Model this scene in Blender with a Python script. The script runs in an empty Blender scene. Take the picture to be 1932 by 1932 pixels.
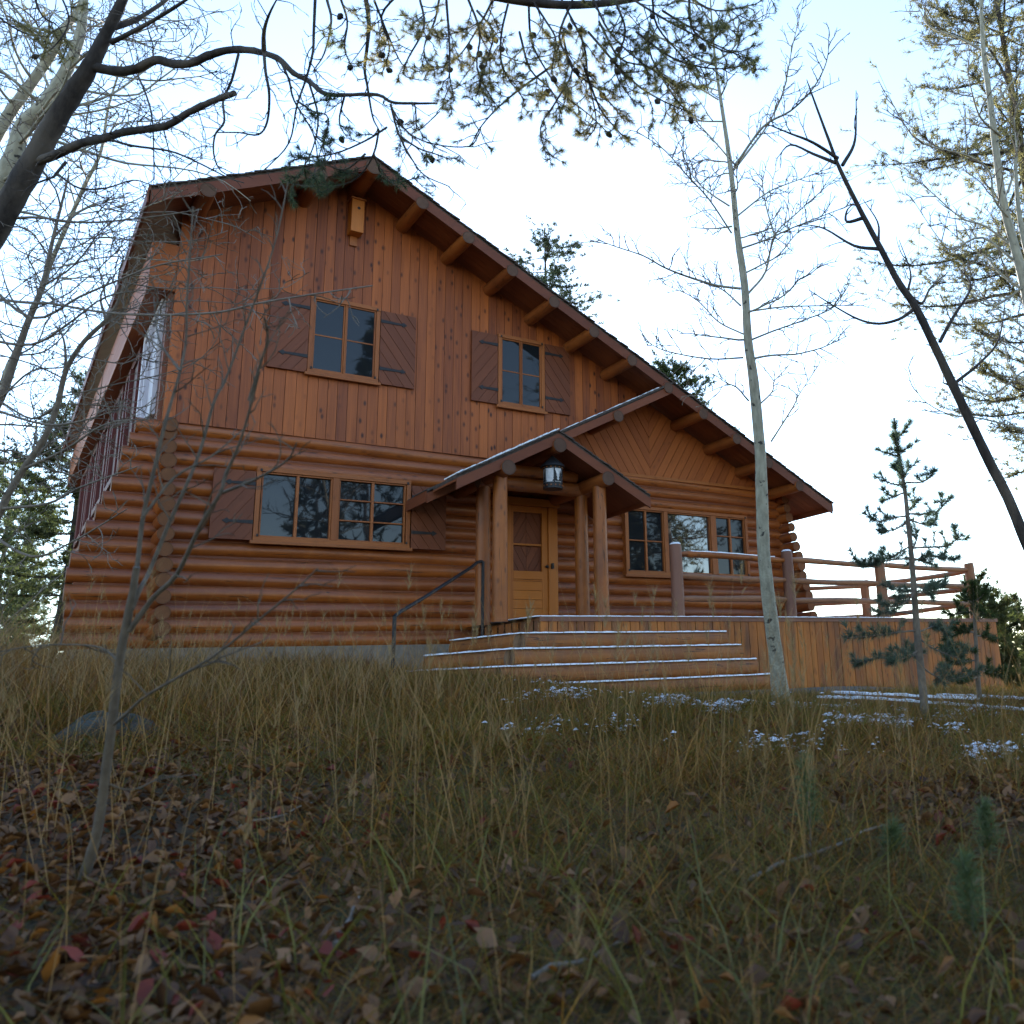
import bpy, math, random
import numpy as np
from mathutils import Vector, Matrix

# ------------------------------------------------------------------ camera, world, sun, exposure
CAM = np.array([0.0, -15.28, 0.0])          # eye level is z = 0; the bank below the lens lies near z = -0.95
F, PX, PY = 1732.77, 1329.75, 850.37         # focal length and principal point (photo crop 1932 px wide)
YAW, PITCH, ROLL = -0.66870860, 0.25435953, 0.05486662


def rot3(yaw, pitch, roll):
    cy, sy, cp, sp, cr, sr = math.cos(yaw), math.sin(yaw), math.cos(pitch), math.sin(pitch), math.cos(roll), math.sin(roll)
    a = np.array([[cy, -sy, 0], [sy, cy, 0], [0, 0, 1.0]])
    b = np.array([[1, 0, 0], [0, cp, -sp], [0, sp, cp]])
    c = np.array([[cr, 0, sr], [0, 1, 0], [-sr, 0, cr]])
    return a @ b @ c


R3 = rot3(YAW, PITCH, ROLL)
S = bpy.context.scene
cd = bpy.data.cameras.new('camera')
cam = bpy.data.objects.new('camera', cd)
S.collection.objects.link(cam)
M = Matrix.Identity(4)
for i in range(3):
    M[i][0], M[i][1], M[i][2], M[i][3] = R3[i, 0], R3[i, 2], -R3[i, 1], CAM[i]
cam.matrix_world = M
cd.sensor_width = 36.0
cd.lens = F / 1932 * 36
cd.shift_x = -(PX - 966) / 1932
cd.shift_y = -(966 - PY) / 1932
cd.clip_start, cd.clip_end = 0.05, 3000
cd.dof.use_dof = True
cd.dof.focus_distance = 13.5
cd.dof.aperture_fstop = 3.4
S.camera = cam

SUN_AZ, SUN_EL = 27.0, 24.0
w = bpy.data.worlds.new('World')
S.world = w
w.use_nodes = True
nt = w.node_tree
bgn = nt.nodes['Background']
sky = nt.nodes.new('ShaderNodeTexSky')
sky.sky_type = 'NISHITA'
sky.sun_disc = False
sky.sun_elevation = math.radians(SUN_EL)
sky.sun_rotation = math.radians(SUN_AZ)
sky.air_density = 1.0
sky.dust_density = 0.05
sky.ozone_density = 1.0
nt.links.new(sky.outputs[0], bgn.inputs[0])
bgn.inputs[1].default_value = 0.15
sl = bpy.data.lights.new('sun', 'SUN')
sl.energy = 3.6
sl.angle = math.radians(0.5)
sl.color = (1.0, 0.93, 0.82)
sun = bpy.data.objects.new('sun', sl)
S.collection.objects.link(sun)
a, e = math.radians(SUN_AZ), math.radians(SUN_EL)
sun.rotation_euler = Vector((math.sin(a) * math.cos(e), math.cos(a) * math.cos(e), math.sin(e))).to_track_quat('Z', 'Y').to_euler()
S.view_settings.view_transform = 'Standard'
S.view_settings.look = 'None'
S.view_settings.gamma = 1.0
S.view_settings.use_curve_mapping = False
S.view_settings.exposure = 1.75

# ------------------------------------------------------------------ helpers
C = S.collection


def ray(u, v):
    return R3 @ np.array([(u - PX) / F, 1.0, -(v - PY) / F])


def at(u, v, d):                 # point at distance d along the lens axis
    return CAM + ray(u, v) * d


def tag(o, label=None, cat=None, group=None, kind=None):
    if label: o['label'] = label
    if cat: o['category'] = cat
    if group: o['group'] = group
    if kind: o['kind'] = kind
    return o


def empty(name, loc=(0, 0, 0)):
    o = bpy.data.objects.new(name, None)
    o.location = loc
    o.empty_display_size = 0.2
    C.objects.link(o)
    return o


def put(ob, parent):
    if parent is not None:
        ob.parent = parent
        top = parent
        off = Vector((0, 0, 0))
        while top is not None:
            off += top.location
            top = top.parent
        ob.location = -off if ob.parent else (0, 0, 0)
    return ob


class MB:
    def __init__(s, seed=0):
        s.v, s.f, s.t, s.r = [], [], [], random.Random(seed)

    def add(s, verts, faces, tcs):
        b = len(s.v)
        s.v += [tuple(map(float, p)) for p in verts]
        s.t += [tuple(map(float, p)) for p in tcs]
        s.f += [tuple(i + b for i in f) for f in faces]

    def tube(s, pts, rad, n=8, caps=True, rnd=None, jag=0.0):
        P = np.asarray(pts, float)
        m = len(P)
        rad = np.full(m, rad, float) if np.isscalar(rad) else np.asarray(rad, float)
        T = np.gradient(P, axis=0)
        T /= np.linalg.norm(T, axis=1)[:, None] + 1e-9
        ref = np.array([0, 0, 1.0]) if abs(T[0][2]) < 0.8 else np.array([1.0, 0, 0])
        N = np.cross(T[0], ref); N /= np.linalg.norm(N)
        L = np.concatenate([[0], np.cumsum(np.linalg.norm(np.diff(P, axis=0), axis=1))])
        rnd = s.r.random() if rnd is None else rnd
        ang = np.arange(n) * 2 * math.pi / n
        V, tc = [], []
        for i in range(m):
            N = N - T[i] * (N @ T[i]); N /= np.linalg.norm(N) + 1e-9
            B = np.cross(T[i], N)
            q_ = np.array([1 + s.r.uniform(-jag, jag) for _ in range(n)])[:, None] if jag else 1.0
            V.append(P[i] + rad[i] * q_ * (np.cos(ang)[:, None] * N + np.sin(ang)[:, None] * B))
            tc.append(np.stack([np.full(n, L[i]), ang * max(rad[0], .01), np.full(n, rnd)], 1))
        V = np.concatenate(V); tc = np.concatenate(tc)
        fs = [(i * n + j, i * n + (j + 1) % n, (i + 1) * n + (j + 1) % n, (i + 1) * n + j) for i in range(m - 1) for j in range(n)]
        b = len(s.v)
        s.add(V, fs, tc)
        if caps:
            for i, fl in ((0, True), (m - 1, False)):
                ring = V[i * n:(i + 1) * n]
                c = ring.mean(0)
                tcs = [(1.0, a_, -1.0) for a_ in ang] + [(0.0, 0.0, -1.0)]
                fan = [((k + 1) % n, k, n) if fl else (k, (k + 1) % n, n) for k in range(n)]
                s.add(list(ring) + [c], fan, tcs)

    def box(s, x0, x1, y0, y1, z0, z1, axis=0, rnd=None, jit=0.0):
        rnd = s.r.random() if rnd is None else rnd
        j = lambda: s.r.uniform(-jit, jit)
        V = [(x + j(), y + j(), z + j()) for z in (z0, z1) for y in (y0, y1) for x in (x0, x1)]
        fs = [(0, 2, 3, 1), (4, 5, 7, 6), (0, 1, 5, 4), (2, 6, 7, 3), (0, 4, 6, 2), (1, 3, 7, 5)]
        ex = [x1 - x0, y1 - y0, z1 - z0]
        o = [k for k in range(3) if k != axis]
        tcs = [(p[axis], p[o[0]] + p[o[1]], rnd) for p in V]
        s.add(V, fs, tcs)

    def prism(s, poly, y0, y1, along='s', rnd=None):
        """poly: (x, z) outline, pushed along y"""
        rnd = s.r.random() if rnd is None else rnd
        n = len(poly)
        V = [(x, y, z) for y in (y0, y1) for x, z in poly]
        ar = sum(poly[i][0] * poly[(i + 1) % n][1] - poly[(i + 1) % n][0] * poly[i][1] for i in range(n))
        fr = tuple(range(n)); bk = tuple(range(2 * n - 1, n - 1, -1))
        fs = [fr, bk] + [(i, i + n, (i + 1) % n + n, (i + 1) % n) for i in range(n)]
        if ar < 0: fs = [f[::-1] for f in fs]
        if along == 's': tcs = [(p[0] * .9 + p[2] * .45, p[1] + p[2] * .3, rnd) for p in V]
        elif along == 'z': tcs = [(p[2], p[0] + p[1], rnd) for p in V]
        elif along == 'y': tcs = [(p[1], p[0] + p[2], rnd) for p in V]
        else:
            dx, dz = along
            tcs = [(p[0] * dx + p[2] * dz, -p[0] * dz + p[2] * dx + p[1], rnd) for p in V]
        s.add(V, fs, tcs)

    def build(s, name, mat, parent=None, smooth=False, bevel=0.0):
        me = bpy.data.meshes.new(name)
        me.from_pydata(s.v, [], s.f)
        at_ = me.attributes.new('tc', 'FLOAT_VECTOR', 'POINT')
        at_.data.foreach_set('vector', np.asarray(s.t, np.float32).ravel())
        me.materials.append(mat)
        if smooth:
            me.polygons.foreach_set('use_smooth', np.ones(len(me.polygons), bool))
        ob = bpy.data.objects.new(name, me)
        C.objects.link(ob)
        if bevel:
            bm_ = ob.modifiers.new('bevel', 'BEVEL'); bm_.width = bevel; bm_.segments = 2; bm_.limit_method = 'ANGLE'
        return put(ob, parent)


def np_mesh(name, V, loops, totals, mat, parent=None, col=None, smooth=False):
    me = bpy.data.meshes.new(name)
    V = np.asarray(V, np.float32)
    me.vertices.add(len(V)); me.vertices.foreach_set('co', V.ravel())
    loops = np.asarray(loops, np.int32); totals = np.asarray(totals, np.int32)
    me.loops.add(len(loops)); me.loops.foreach_set('vertex_index', loops)
    me.polygons.add(len(totals))
    st = np.concatenate([[0], np.cumsum(totals)[:-1]]).astype(np.int32)
    me.polygons.foreach_set('loop_start', st)
    me.polygons.foreach_set('loop_total', totals)
    if smooth: me.polygons.foreach_set('use_smooth', np.ones(len(totals), bool))
    if col is not None:
        c4 = np.ones((len(V), 4), np.float32); c4[:, :3] = col
        at_ = me.attributes.new('col', 'FLOAT_COLOR', 'POINT')
        at_.data.foreach_set('color', c4.ravel())
    me.update(calc_edges=True)
    me.materials.append(mat)
    ob = bpy.data.objects.new(name, me)
    C.objects.link(ob)
    return put(ob, parent)


def clip_poly(poly, a, b, c):      # keep a*x + b*z <= c
    out = []
    for i in range(len(poly)):
        p, q = poly[i], poly[(i + 1) % len(poly)]
        dp, dq = a * p[0] + b * p[1] - c, a * q[0] + b * q[1] - c
        if dp <= 0: out.append(p)
        if (dp < 0 < dq) or (dq < 0 < dp):
            t = dp / (dp - dq); out.append((p[0] + t * (q[0] - p[0]), p[1] + t * (q[1] - p[1])))
    return out


# ------------------------------------------------------------------ materials
def newmat(name):
    m = bpy.data.materials.new(name); m.use_nodes = True
    n = m.node_tree; b = n.nodes['Principled BSDF']
    return m, n, b


def N_(n, t, **k):
    x = n.nodes.new(t)
    for a_, v_ in k.items(): setattr(x, a_, v_)
    return x


def mixc(n, fac, c1, c2, blend='MIX'):
    m = N_(n, 'ShaderNodeMix', data_type='RGBA', blend_type=blend)
    for sock, val in ((m.inputs[0], fac), (m.inputs[6], c1), (m.inputs[7], c2)):
        if hasattr(val, 'links') or hasattr(val, 'is_linked'): n.links.new(val, sock)
        elif isinstance(val, (int, float)): sock.default_value = val
        else: sock.default_value = (*val, 1)
    return m.outputs[2]


def math_(n, op, a_, b_=None, c_=None):
    m = N_(n, 'ShaderNodeMath', operation=op)
    for s_, v_ in zip(m.inputs, (a_, b_, c_)):
        if v_ is None: continue
        if isinstance(v_, (int, float)): s_.default_value = v_
        else: n.links.new(v_, s_)
    return m.outputs[0]


def maprange(n, v, a0, a1, b0=0.0, b1=1.0):
    m = N_(n, 'ShaderNodeMapRange')
    n.links.new(v, m.inputs[0])
    for i, x in enumerate((a0, a1, b0, b1)): m.inputs[i + 1].default_value = x
    return m.outputs[0]


def wood(name, light, dark, grain=16.0, knots=0.0, rough=0.5, top_sky_wear=0.0, wcol=(.12, .075, .06), endcol=(.33, .2, .12), stain=0.0, spec=0.35, checks=0.0):
    m, n, b = newmat(name)
    at_ = N_(n, 'ShaderNodeAttribute', attribute_name='tc')
    sp = N_(n, 'ShaderNodeSeparateXYZ'); n.links.new(at_.outputs['Vector'], sp.inputs[0])
    al, ac, rn = sp.outputs
    cb = N_(n, 'ShaderNodeCombineXYZ')
    n.links.new(math_(n, 'MULTIPLY_ADD', rn, 37.0, math_(n, 'MULTIPLY', al, 0.9)), cb.inputs[0])
    n.links.new(math_(n, 'MULTIPLY', ac, grain), cb.inputs[1])
    n.links.new(math_(n, 'MULTIPLY', rn, 91.0), cb.inputs[2])
    g = N_(n, 'ShaderNodeTexNoise'); g.inputs['Scale'].default_value = 1.6; g.inputs['Detail'].default_value = 6; g.inputs['Roughness'].default_value = 0.62
    n.links.new(cb.outputs[0], g.inputs['Vector'])
    big = N_(n, 'ShaderNodeTexNoise'); big.inputs['Scale'].default_value = 0.35; big.inputs['Detail'].default_value = 3
    n.links.new(cb.outputs[0], big.inputs['Vector'])
    wn = N_(n, 'ShaderNodeTexWhiteNoise', noise_dimensions='1D'); n.links.new(math_(n, 'FLOOR', math_(n, 'MULTIPLY_ADD', rn, 977.0, .41)), wn.inputs['W'])
    fac = math_(n, 'ADD', math_(n, 'MULTIPLY', maprange(n, g.outputs[0], .32, .68), .36),
                math_(n, 'ADD', math_(n, 'MULTIPLY', maprange(n, big.outputs[0], .35, .65), .2), math_(n, 'MULTIPLY', wn.outputs[0], .56)))
    fac = math_(n, 'MINIMUM', fac, 1.0)
    col = mixc(n, fac, light, dark)
    if knots:
        kv = N_(n, 'ShaderNodeCombineXYZ')
        n.links.new(math_(n, 'MULTIPLY_ADD', rn, 53.0, math_(n, 'MULTIPLY', al, 2.6)), kv.inputs[0])
        n.links.new(math_(n, 'MULTIPLY', ac, 5.2), kv.inputs[1])
        vo = N_(n, 'ShaderNodeTexVoronoi', voronoi_dimensions='2D'); vo.inputs['Scale'].default_value = 1.0
        n.links.new(kv.outputs[0], vo.inputs['Vector'])
        wk = N_(n, 'ShaderNodeTexWhiteNoise', noise_dimensions='1D'); n.links.new(math_(n, 'FLOOR', math_(n, 'MULTIPLY_ADD', rn, 531.0, .37)), wk.inputs['W'])
        kf = math_(n, 'MULTIPLY', maprange(n, vo.outputs['Distance'], .05, .17, knots * 1.4, 0.0), math_(n, 'POWER', wk.outputs[0], 1.4))
        col = mixc(n, kf, col, (dark[0] * .28, dark[1] * .25, dark[2] * .3))
    if stain:
        tc_ = N_(n, 'ShaderNodeTexCoord')
        mp = N_(n, 'ShaderNodeMapping'); mp.inputs['Scale'].default_value = (3.0, 3.0, .7); n.links.new(tc_.outputs['Object'], mp.inputs[0])
        sn = N_(n, 'ShaderNodeTexNoise'); sn.inputs['Scale'].default_value = 1.4; sn.inputs['Detail'].default_value = 5; n.links.new(mp.outputs[0], sn.inputs['Vector'])
        col = mixc(n, maprange(n, sn.outputs[0], .47, .64, 0, stain), col, wcol)
    if top_sky_wear:  # upward faces shift to wcol; on M_LOG this paints in sky reflection
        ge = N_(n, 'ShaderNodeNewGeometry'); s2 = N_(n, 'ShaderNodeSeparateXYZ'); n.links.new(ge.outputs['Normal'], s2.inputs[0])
        up = maprange(n, math_(n, 'ADD', s2.outputs[2], math_(n, 'MULTIPLY', math_(n, 'SUBTRACT', g.outputs[0], .5), .9)), -.05, .75, 0.0, top_sky_wear)
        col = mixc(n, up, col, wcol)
    if checks:
        cv = N_(n, 'ShaderNodeCombineXYZ')
        n.links.new(math_(n, 'MULTIPLY_ADD', rn, 71.0, math_(n, 'MULTIPLY', al, .55)), cv.inputs[0])
        n.links.new(math_(n, 'MULTIPLY', ac, 9.0), cv.inputs[1]); n.links.new(math_(n, 'MULTIPLY', rn, 33.0), cv.inputs[2])
        cn = N_(n, 'ShaderNodeTexNoise'); cn.inputs['Scale'].default_value = 1.3; cn.inputs['Detail'].default_value = 2.5; n.links.new(cv.outputs[0], cn.inputs['Vector'])
        band = math_(n, 'ABSOLUTE', math_(n, 'SUBTRACT', cn.outputs[0], .56))
        bn = N_(n, 'ShaderNodeTexNoise'); bn.inputs['Scale'].default_value = .8; bn.inputs['Detail'].default_value = 2; n.links.new(cb.outputs[0], bn.inputs['Vector'])
        cf = math_(n, 'MULTIPLY', maprange(n, band, .004, .014, checks, 0.0), maprange(n, bn.outputs[0], .48, .56))
        col = mixc(n, cf, col, (.025, .012, .008))
        tb = N_(n, 'ShaderNodeTexCoord'); nb_ = N_(n, 'ShaderNodeTexNoise'); nb_.inputs['Scale'].default_value = 1.1; nb_.inputs['Detail'].default_value = 5; nb_.inputs['Roughness'].default_value = .7
        n.links.new(tb.outputs['Object'], nb_.inputs['Vector'])
        col = mixc(n, maprange(n, nb_.outputs[0], .45, .7, 0, .55), col, tuple(x_ * .55 for x_ in dark))
    isend = math_(n, 'LESS_THAN', rn, -.5)
    tc2 = N_(n, 'ShaderNodeTexCoord')
    ns = N_(n, 'ShaderNodeTexNoise'); ns.inputs['Scale'].default_value = 9; n.links.new(tc2.outputs['Object'], ns.inputs['Vector'])
    ec = mixc(n, ns.outputs[0], endcol, tuple(x * .5 for x in endcol))
    rg_ = math_(n, 'SINE', math_(n, 'MULTIPLY_ADD', ns.outputs[0], 6.0, math_(n, 'MULTIPLY', al, 55.0)))
    ec = mixc(n, maprange(n, rg_, .2, 1.0, 0, .4), ec, tuple(x * .45 for x in endcol))
    ec = mixc(n, maprange(n, al, .8, 1.0, 0, .75), ec, tuple(x * .3 for x in endcol))
    col = mixc(n, isend, col, ec)
    n.links.new(col, b.inputs['Base Color'])
    b.inputs['Specular IOR Level'].default_value = spec
    n.links.new(math_(n, 'MULTIPLY_ADD', isend, .5, math_(n, 'MULTIPLY_ADD', big.outputs[0], .16, rough - .08)), b.inputs['Roughness'])
    bu = N_(n, 'ShaderNodeBump'); bu.inputs['Strength'].default_value = .25; bu.inputs['Distance'].default_value = .01
    n.links.new(g.outputs[0], bu.inputs['Height']); n.links.new(bu.outputs[0], b.inputs['Normal'])
    return m


def noisy(name, c1, c2, scale=6.0, rough=.85, detail=6, bump=.3, dist=.02, stretch=(1, 1, 1), c3=None, spec=.3):
    m, n, b = newmat(name)
    t = N_(n, 'ShaderNodeTexCoord'); mp = N_(n, 'ShaderNodeMapping'); mp.inputs['Scale'].default_value = stretch
    n.links.new(t.outputs['Object'], mp.inputs[0])
    x = N_(n, 'ShaderNodeTexNoise'); x.inputs['Scale'].default_value = scale; x.inputs['Detail'].default_value = detail; x.inputs['Roughness'].default_value = .65
    n.links.new(mp.outputs[0], x.inputs['Vector'])
    col = mixc(n, maprange(n, x.outputs[0], .33, .67), c1, c2)
    if c3:
        y = N_(n, 'ShaderNodeTexNoise'); y.inputs['Scale'].default_value = scale * .21; y.inputs['Detail'].default_value = 4
        n.links.new(mp.outputs[0], y.inputs['Vector'])
        col = mixc(n, maprange(n, y.outputs[0], .48, .62), col, c3)
    n.links.new(col, b.inputs['Base Color'])
    b.inputs['Roughness'].default_value = rough; b.inputs['Specular IOR Level'].default_value = spec
    bu = N_(n, 'ShaderNodeBump'); bu.inputs['Strength'].default_value = bump; bu.inputs['Distance'].default_value = dist
    n.links.new(x.outputs[0], bu.inputs['Height']); n.links.new(bu.outputs[0], b.inputs['Normal'])
    return m


def leafy(name, trans=.4, tint=(1, 1, 1), col=None, rough=.7):
    m, n, b = newmat(name)
    n.nodes.remove(b); out = n.nodes['Material Output']
    if col is None:
        at_ = N_(n, 'ShaderNodeAttribute', attribute_name='col'); src = at_.outputs['Color']
    else:
        at_ = N_(n, 'ShaderNodeAttribute', attribute_name='col'); src = mixc(n, 1.0, at_.outputs['Color'], col, 'MULTIPLY')
    d = N_(n, 'ShaderNodeBsdfDiffuse'); tr = N_(n, 'ShaderNodeBsdfTranslucent'); mx = N_(n, 'ShaderNodeMixShader')
    n.links.new(src, d.inputs[0]); n.links.new(mixc(n, 1.0, src, tint, 'MULTIPLY'), tr.inputs[0])
    mx.inputs[0].default_value = trans
    n.links.new(d.outputs[0], mx.inputs[1]); n.links.new(tr.outputs[0], mx.inputs[2])
    gl = N_(n, 'ShaderNodeBsdfGlossy'); gl.inputs['Roughness'].default_value = .45
    m2 = N_(n, 'ShaderNodeMixShader'); m2.inputs[0].default_value = .03
    n.links.new(mx.outputs[0], m2.inputs[1]); n.links.new(gl.outputs[0], m2.inputs[2])
    n.links.new(m2.outputs[0], out.inputs[0])
    return m


M_LOG = wood('stained_log', (.46, .13, .018), (.20, .046, .011), 14, .5, .38, .62, (.16, .06, .036), (.22, .085, .032), spec=.5, checks=.85)  # log tops carry reflected sky as a purple-brown tint in the colour
M_POST = wood('stained_post', (.43, .135, .023), (.25, .068, .015), 12, .6, .45, 0, (.13, .07, .055), (.3, .2, .15), stain=.35, checks=.8)
M_PLANK = wood('stained_plank', (.47, .125, .025), (.14, .033, .014), 22, .8, .55, 0, stain=.0)
M_CHEV = wood('chevron_board', (.42, .118, .024), (.24, .06, .015), 20, .25, .6)
M_SHUT = wood('shutter_board', (.20, .054, .018), (.13, .035, .014), 20, .15, .55)
M_TRIM = wood('trim_board', (.37, .115, .024), (.24, .068, .017), 24, .3, .5)
M_DOOR = wood('door_wood', (.54, .175, .02), (.36, .105, .015), 22, .15, .45)
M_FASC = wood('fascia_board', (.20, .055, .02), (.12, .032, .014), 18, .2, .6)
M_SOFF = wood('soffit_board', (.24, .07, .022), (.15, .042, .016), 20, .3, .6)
M_PURL = wood('purlin_wood', (.40, .12, .022), (.22, .06, .016), 14, .4, .5, endcol=(.15, .085, .06), checks=.7)
M_SKIRT = wood('skirt_plank', (.50, .17, .03), (.24, .075, .02), 20, .5, .65, 0, (.05, .033, .03), stain=.6)
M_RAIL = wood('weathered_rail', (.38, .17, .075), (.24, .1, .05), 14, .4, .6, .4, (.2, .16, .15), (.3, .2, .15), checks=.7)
M_GPOST = wood('weathered_post', (.22, .1, .065), (.15, .065, .045), 14, .3, .6, 0, endcol=(.3, .22, .2))
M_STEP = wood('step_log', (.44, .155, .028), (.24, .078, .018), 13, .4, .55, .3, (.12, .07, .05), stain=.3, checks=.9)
M_SHING = noisy('shingle', (.045, .036, .032), (.1, .08, .07), 14, .9)
M_SNOW = noisy('snow', (.86, .88, .92), (.78, .82, .9), 30, .6, bump=.4, dist=.01)
M_METAL = noisy('black_iron', (.012, .012, .014), (.022, .022, .026), 20, .45)
M_CONC = noisy('concrete', (.27, .225, .18), (.17, .14, .115), 7, .9)
M_WHITE = noisy('pale_panel', (.62, .6, .66), (.5, .48, .55), 9, .6, stretch=(6, 6, .6))  # pale tone for frame and pane of the first side window
M_MUTED = noisy('muted_pane', (.22, .16, .15), (.12, .085, .085), 6, .7, stretch=(1, 8, .4))  # matte pane tone painted in instead of the glass's reflected sky
M_SAPBARK = noisy('sapling_bark', (.15, .12, .09), (.085, .068, .052), 22, .9, bump=.3)
M_REDB = noisy('red_mullion', (.13, .03, .028), (.09, .022, .02), 9, .6)
M_ROCK = noisy('boulder_stone', (.055, .048, .042), (.022, .02, .018), 5, .9, bump=.6, dist=.06, c3=(.05, .055, .045))
M_GRAVEL = noisy('gravel', (.16, .14, .13), (.07, .06, .055), 40, .95, bump=.7, c3=(.11, .09, .075))
M_GROUND = noisy('soil_litter', (.045, .03, .02), (.10, .066, .036), 9, .95, bump=.8, dist=.05, c3=(.05, .05, .02))
M_HILL = noisy('far_hill', (.06, .08, .07), (.09, .1, .08), .05, .95)
M_DARKBARK = noisy('dark_bark', (.07, .058, .052), (.028, .023, .022), 14, .95, bump=.8, dist=.02, stretch=(1, 1, .35), c3=(.11, .09, .075))
M_GREYBARK = noisy('grey_bark', (.23, .19, .155), (.14, .115, .095), 22, .9, bump=.3)
M_LANTERN = noisy('milk_glass', (.72, .72, .74), (.5, .5, .52), 12, .4)
M_NEEDLE = leafy('pine_needle', .35, (1.3, 1.25, .7))
M_NEEDLE2 = leafy('sunlit_needle', .6, (1.15, 1.12, .78))
M_GRASS = leafy('grass_blade', .35, (1.2, 1.1, .8))
M_LEAF = leafy('dead_leaf', .2, (1.2, .9, .6))


def aspen_bark():
    m, n, b = newmat('aspen_bark')
    at_ = N_(n, 'ShaderNodeAttribute', attribute_name='tc'); sp = N_(n, 'ShaderNodeSeparateXYZ'); n.links.new(at_.outputs['Vector'], sp.inputs[0])
    cb = N_(n, 'ShaderNodeCombineXYZ')
    n.links.new(math_(n, 'MULTIPLY', sp.outputs[0], 5.0), cb.inputs[0]); n.links.new(math_(n, 'MULTIPLY', sp.outputs[1], 7.0), cb.inputs[1]); n.links.new(math_(n, 'MULTIPLY', sp.outputs[2], 20.0), cb.inputs[2])
    x = N_(n, 'ShaderNodeTexNoise'); x.inputs['Scale'].default_value = 1.5; x.inputs['Detail'].default_value = 5; n.links.new(cb.outputs[0], x.inputs['Vector'])
    col = mixc(n, maprange(n, x.outputs[0], .35, .65), (.40, .38, .30), (.25, .235, .18))
    c2 = N_(n, 'ShaderNodeCombineXYZ')
    n.links.new(math_(n, 'MULTIPLY', sp.outputs[0], 14.0), c2.inputs[0]); n.links.new(math_(n, 'MULTIPLY', sp.outputs[1], 7.0), c2.inputs[1])
    y = N_(n, 'ShaderNodeTexNoise'); y.inputs['Scale'].default_value = .8; y.inputs['Detail'].default_value = 3; n.links.new(c2.outputs[0], y.inputs['Vector'])
    col = mixc(n, maprange(n, y.outputs[0], .62, .67), col, (.035, .032, .03))
    low = maprange(n, sp.outputs[0], 0.0, 2.6, .5, 0.0)
    z = N_(n, 'ShaderNodeTexNoise'); z.inputs['Scale'].default_value = 3.0; n.links.new(c2.outputs[0], z.inputs['Vector'])
    col = mixc(n, math_(n, 'MULTIPLY', low, maprange(n, z.outputs[0], .4, .6)), col, (.10, .085, .06))
    n.links.new(col, b.inputs['Base Color']); b.inputs['Roughness'].default_value = .75
    return m


M_ASPEN = aspen_bark()


def glass_mat(name='window_glass', ior=1.42):
    m, n, b = newmat(name)
    b.inputs['Base Color'].default_value = (.012, .014, .017, 1)
    b.inputs['Roughness'].default_value = .02
    b.inputs['IOR'].default_value = ior
    t = N_(n, 'ShaderNodeTexCoord'); x = N_(n, 'ShaderNodeTexNoise'); x.inputs['Scale'].default_value = 1.3; x.inputs['Detail'].default_value = 2
    n.links.new(t.outputs['Object'], x.inputs['Vector'])
    bu = N_(n, 'ShaderNodeBump'); bu.inputs['Strength'].default_value = .12; bu.inputs['Distance'].default_value = .02
    n.links.new(x.outputs[0], bu.inputs['Height']); n.links.new(bu.outputs[0], b.inputs['Normal'])
    return m


M_GLASS = glass_mat()
M_GLASS2 = glass_mat('coated_glass', 2.5)
M_SCREEN = noisy('insect_screen', (.03, .025, .025), (.04, .033, .03), 60, .5)


# ------------------------------------------------------------------ terrain
def base_z(x):
    return np.interp(x, [-60, -25, -6, 0, 5, 7.3, 12, 19, 40, 120], [3.5, 2.6, 1.2, .68, .58, -.03, -.08, -.64, -1.6, -4.5])


def vnoise(x, y, s=0.0):
    return (np.sin(x * 1.31 + y * .73 + s) + np.sin(x * -.57 + y * 1.67 + 1.3 + s * 2) + .6 * np.sin(x * 2.9 + y * 2.1 + 2.1 + s) + .5 * np.sin(x * 3.7 - y * 4.3 + .5 + s * 3)) / 3.1


def gz(x, y):
    x = np.asarray(x, float); y = np.asarray(y, float)
    ys = np.interp(x, [4.5, 7.3], [-.4, -3.9])
    t = np.clip((ys - y) / (15.28 + ys), 0, 1.4)
    z = base_z(x) * (1 - np.minimum(t, 1)) - .95 * t
    z = z + .045 * vnoise(x * 1.1, y * 1.1) * np.clip((-3.0 - y) / 2, 0, 1)
    z = z - np.clip(y - 22, 0, 400) * .03
    return z


def hit(u, v):                   # where the sight line of a photo point meets the terrain
    d = ray(u, v); d = d / np.linalg.norm(d)
    t = .5
    while t < 60:
        p = CAM + d * t
        if p[2] < gz(p[0], p[1]): return p
        t += .02
    return CAM + d * 20


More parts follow.
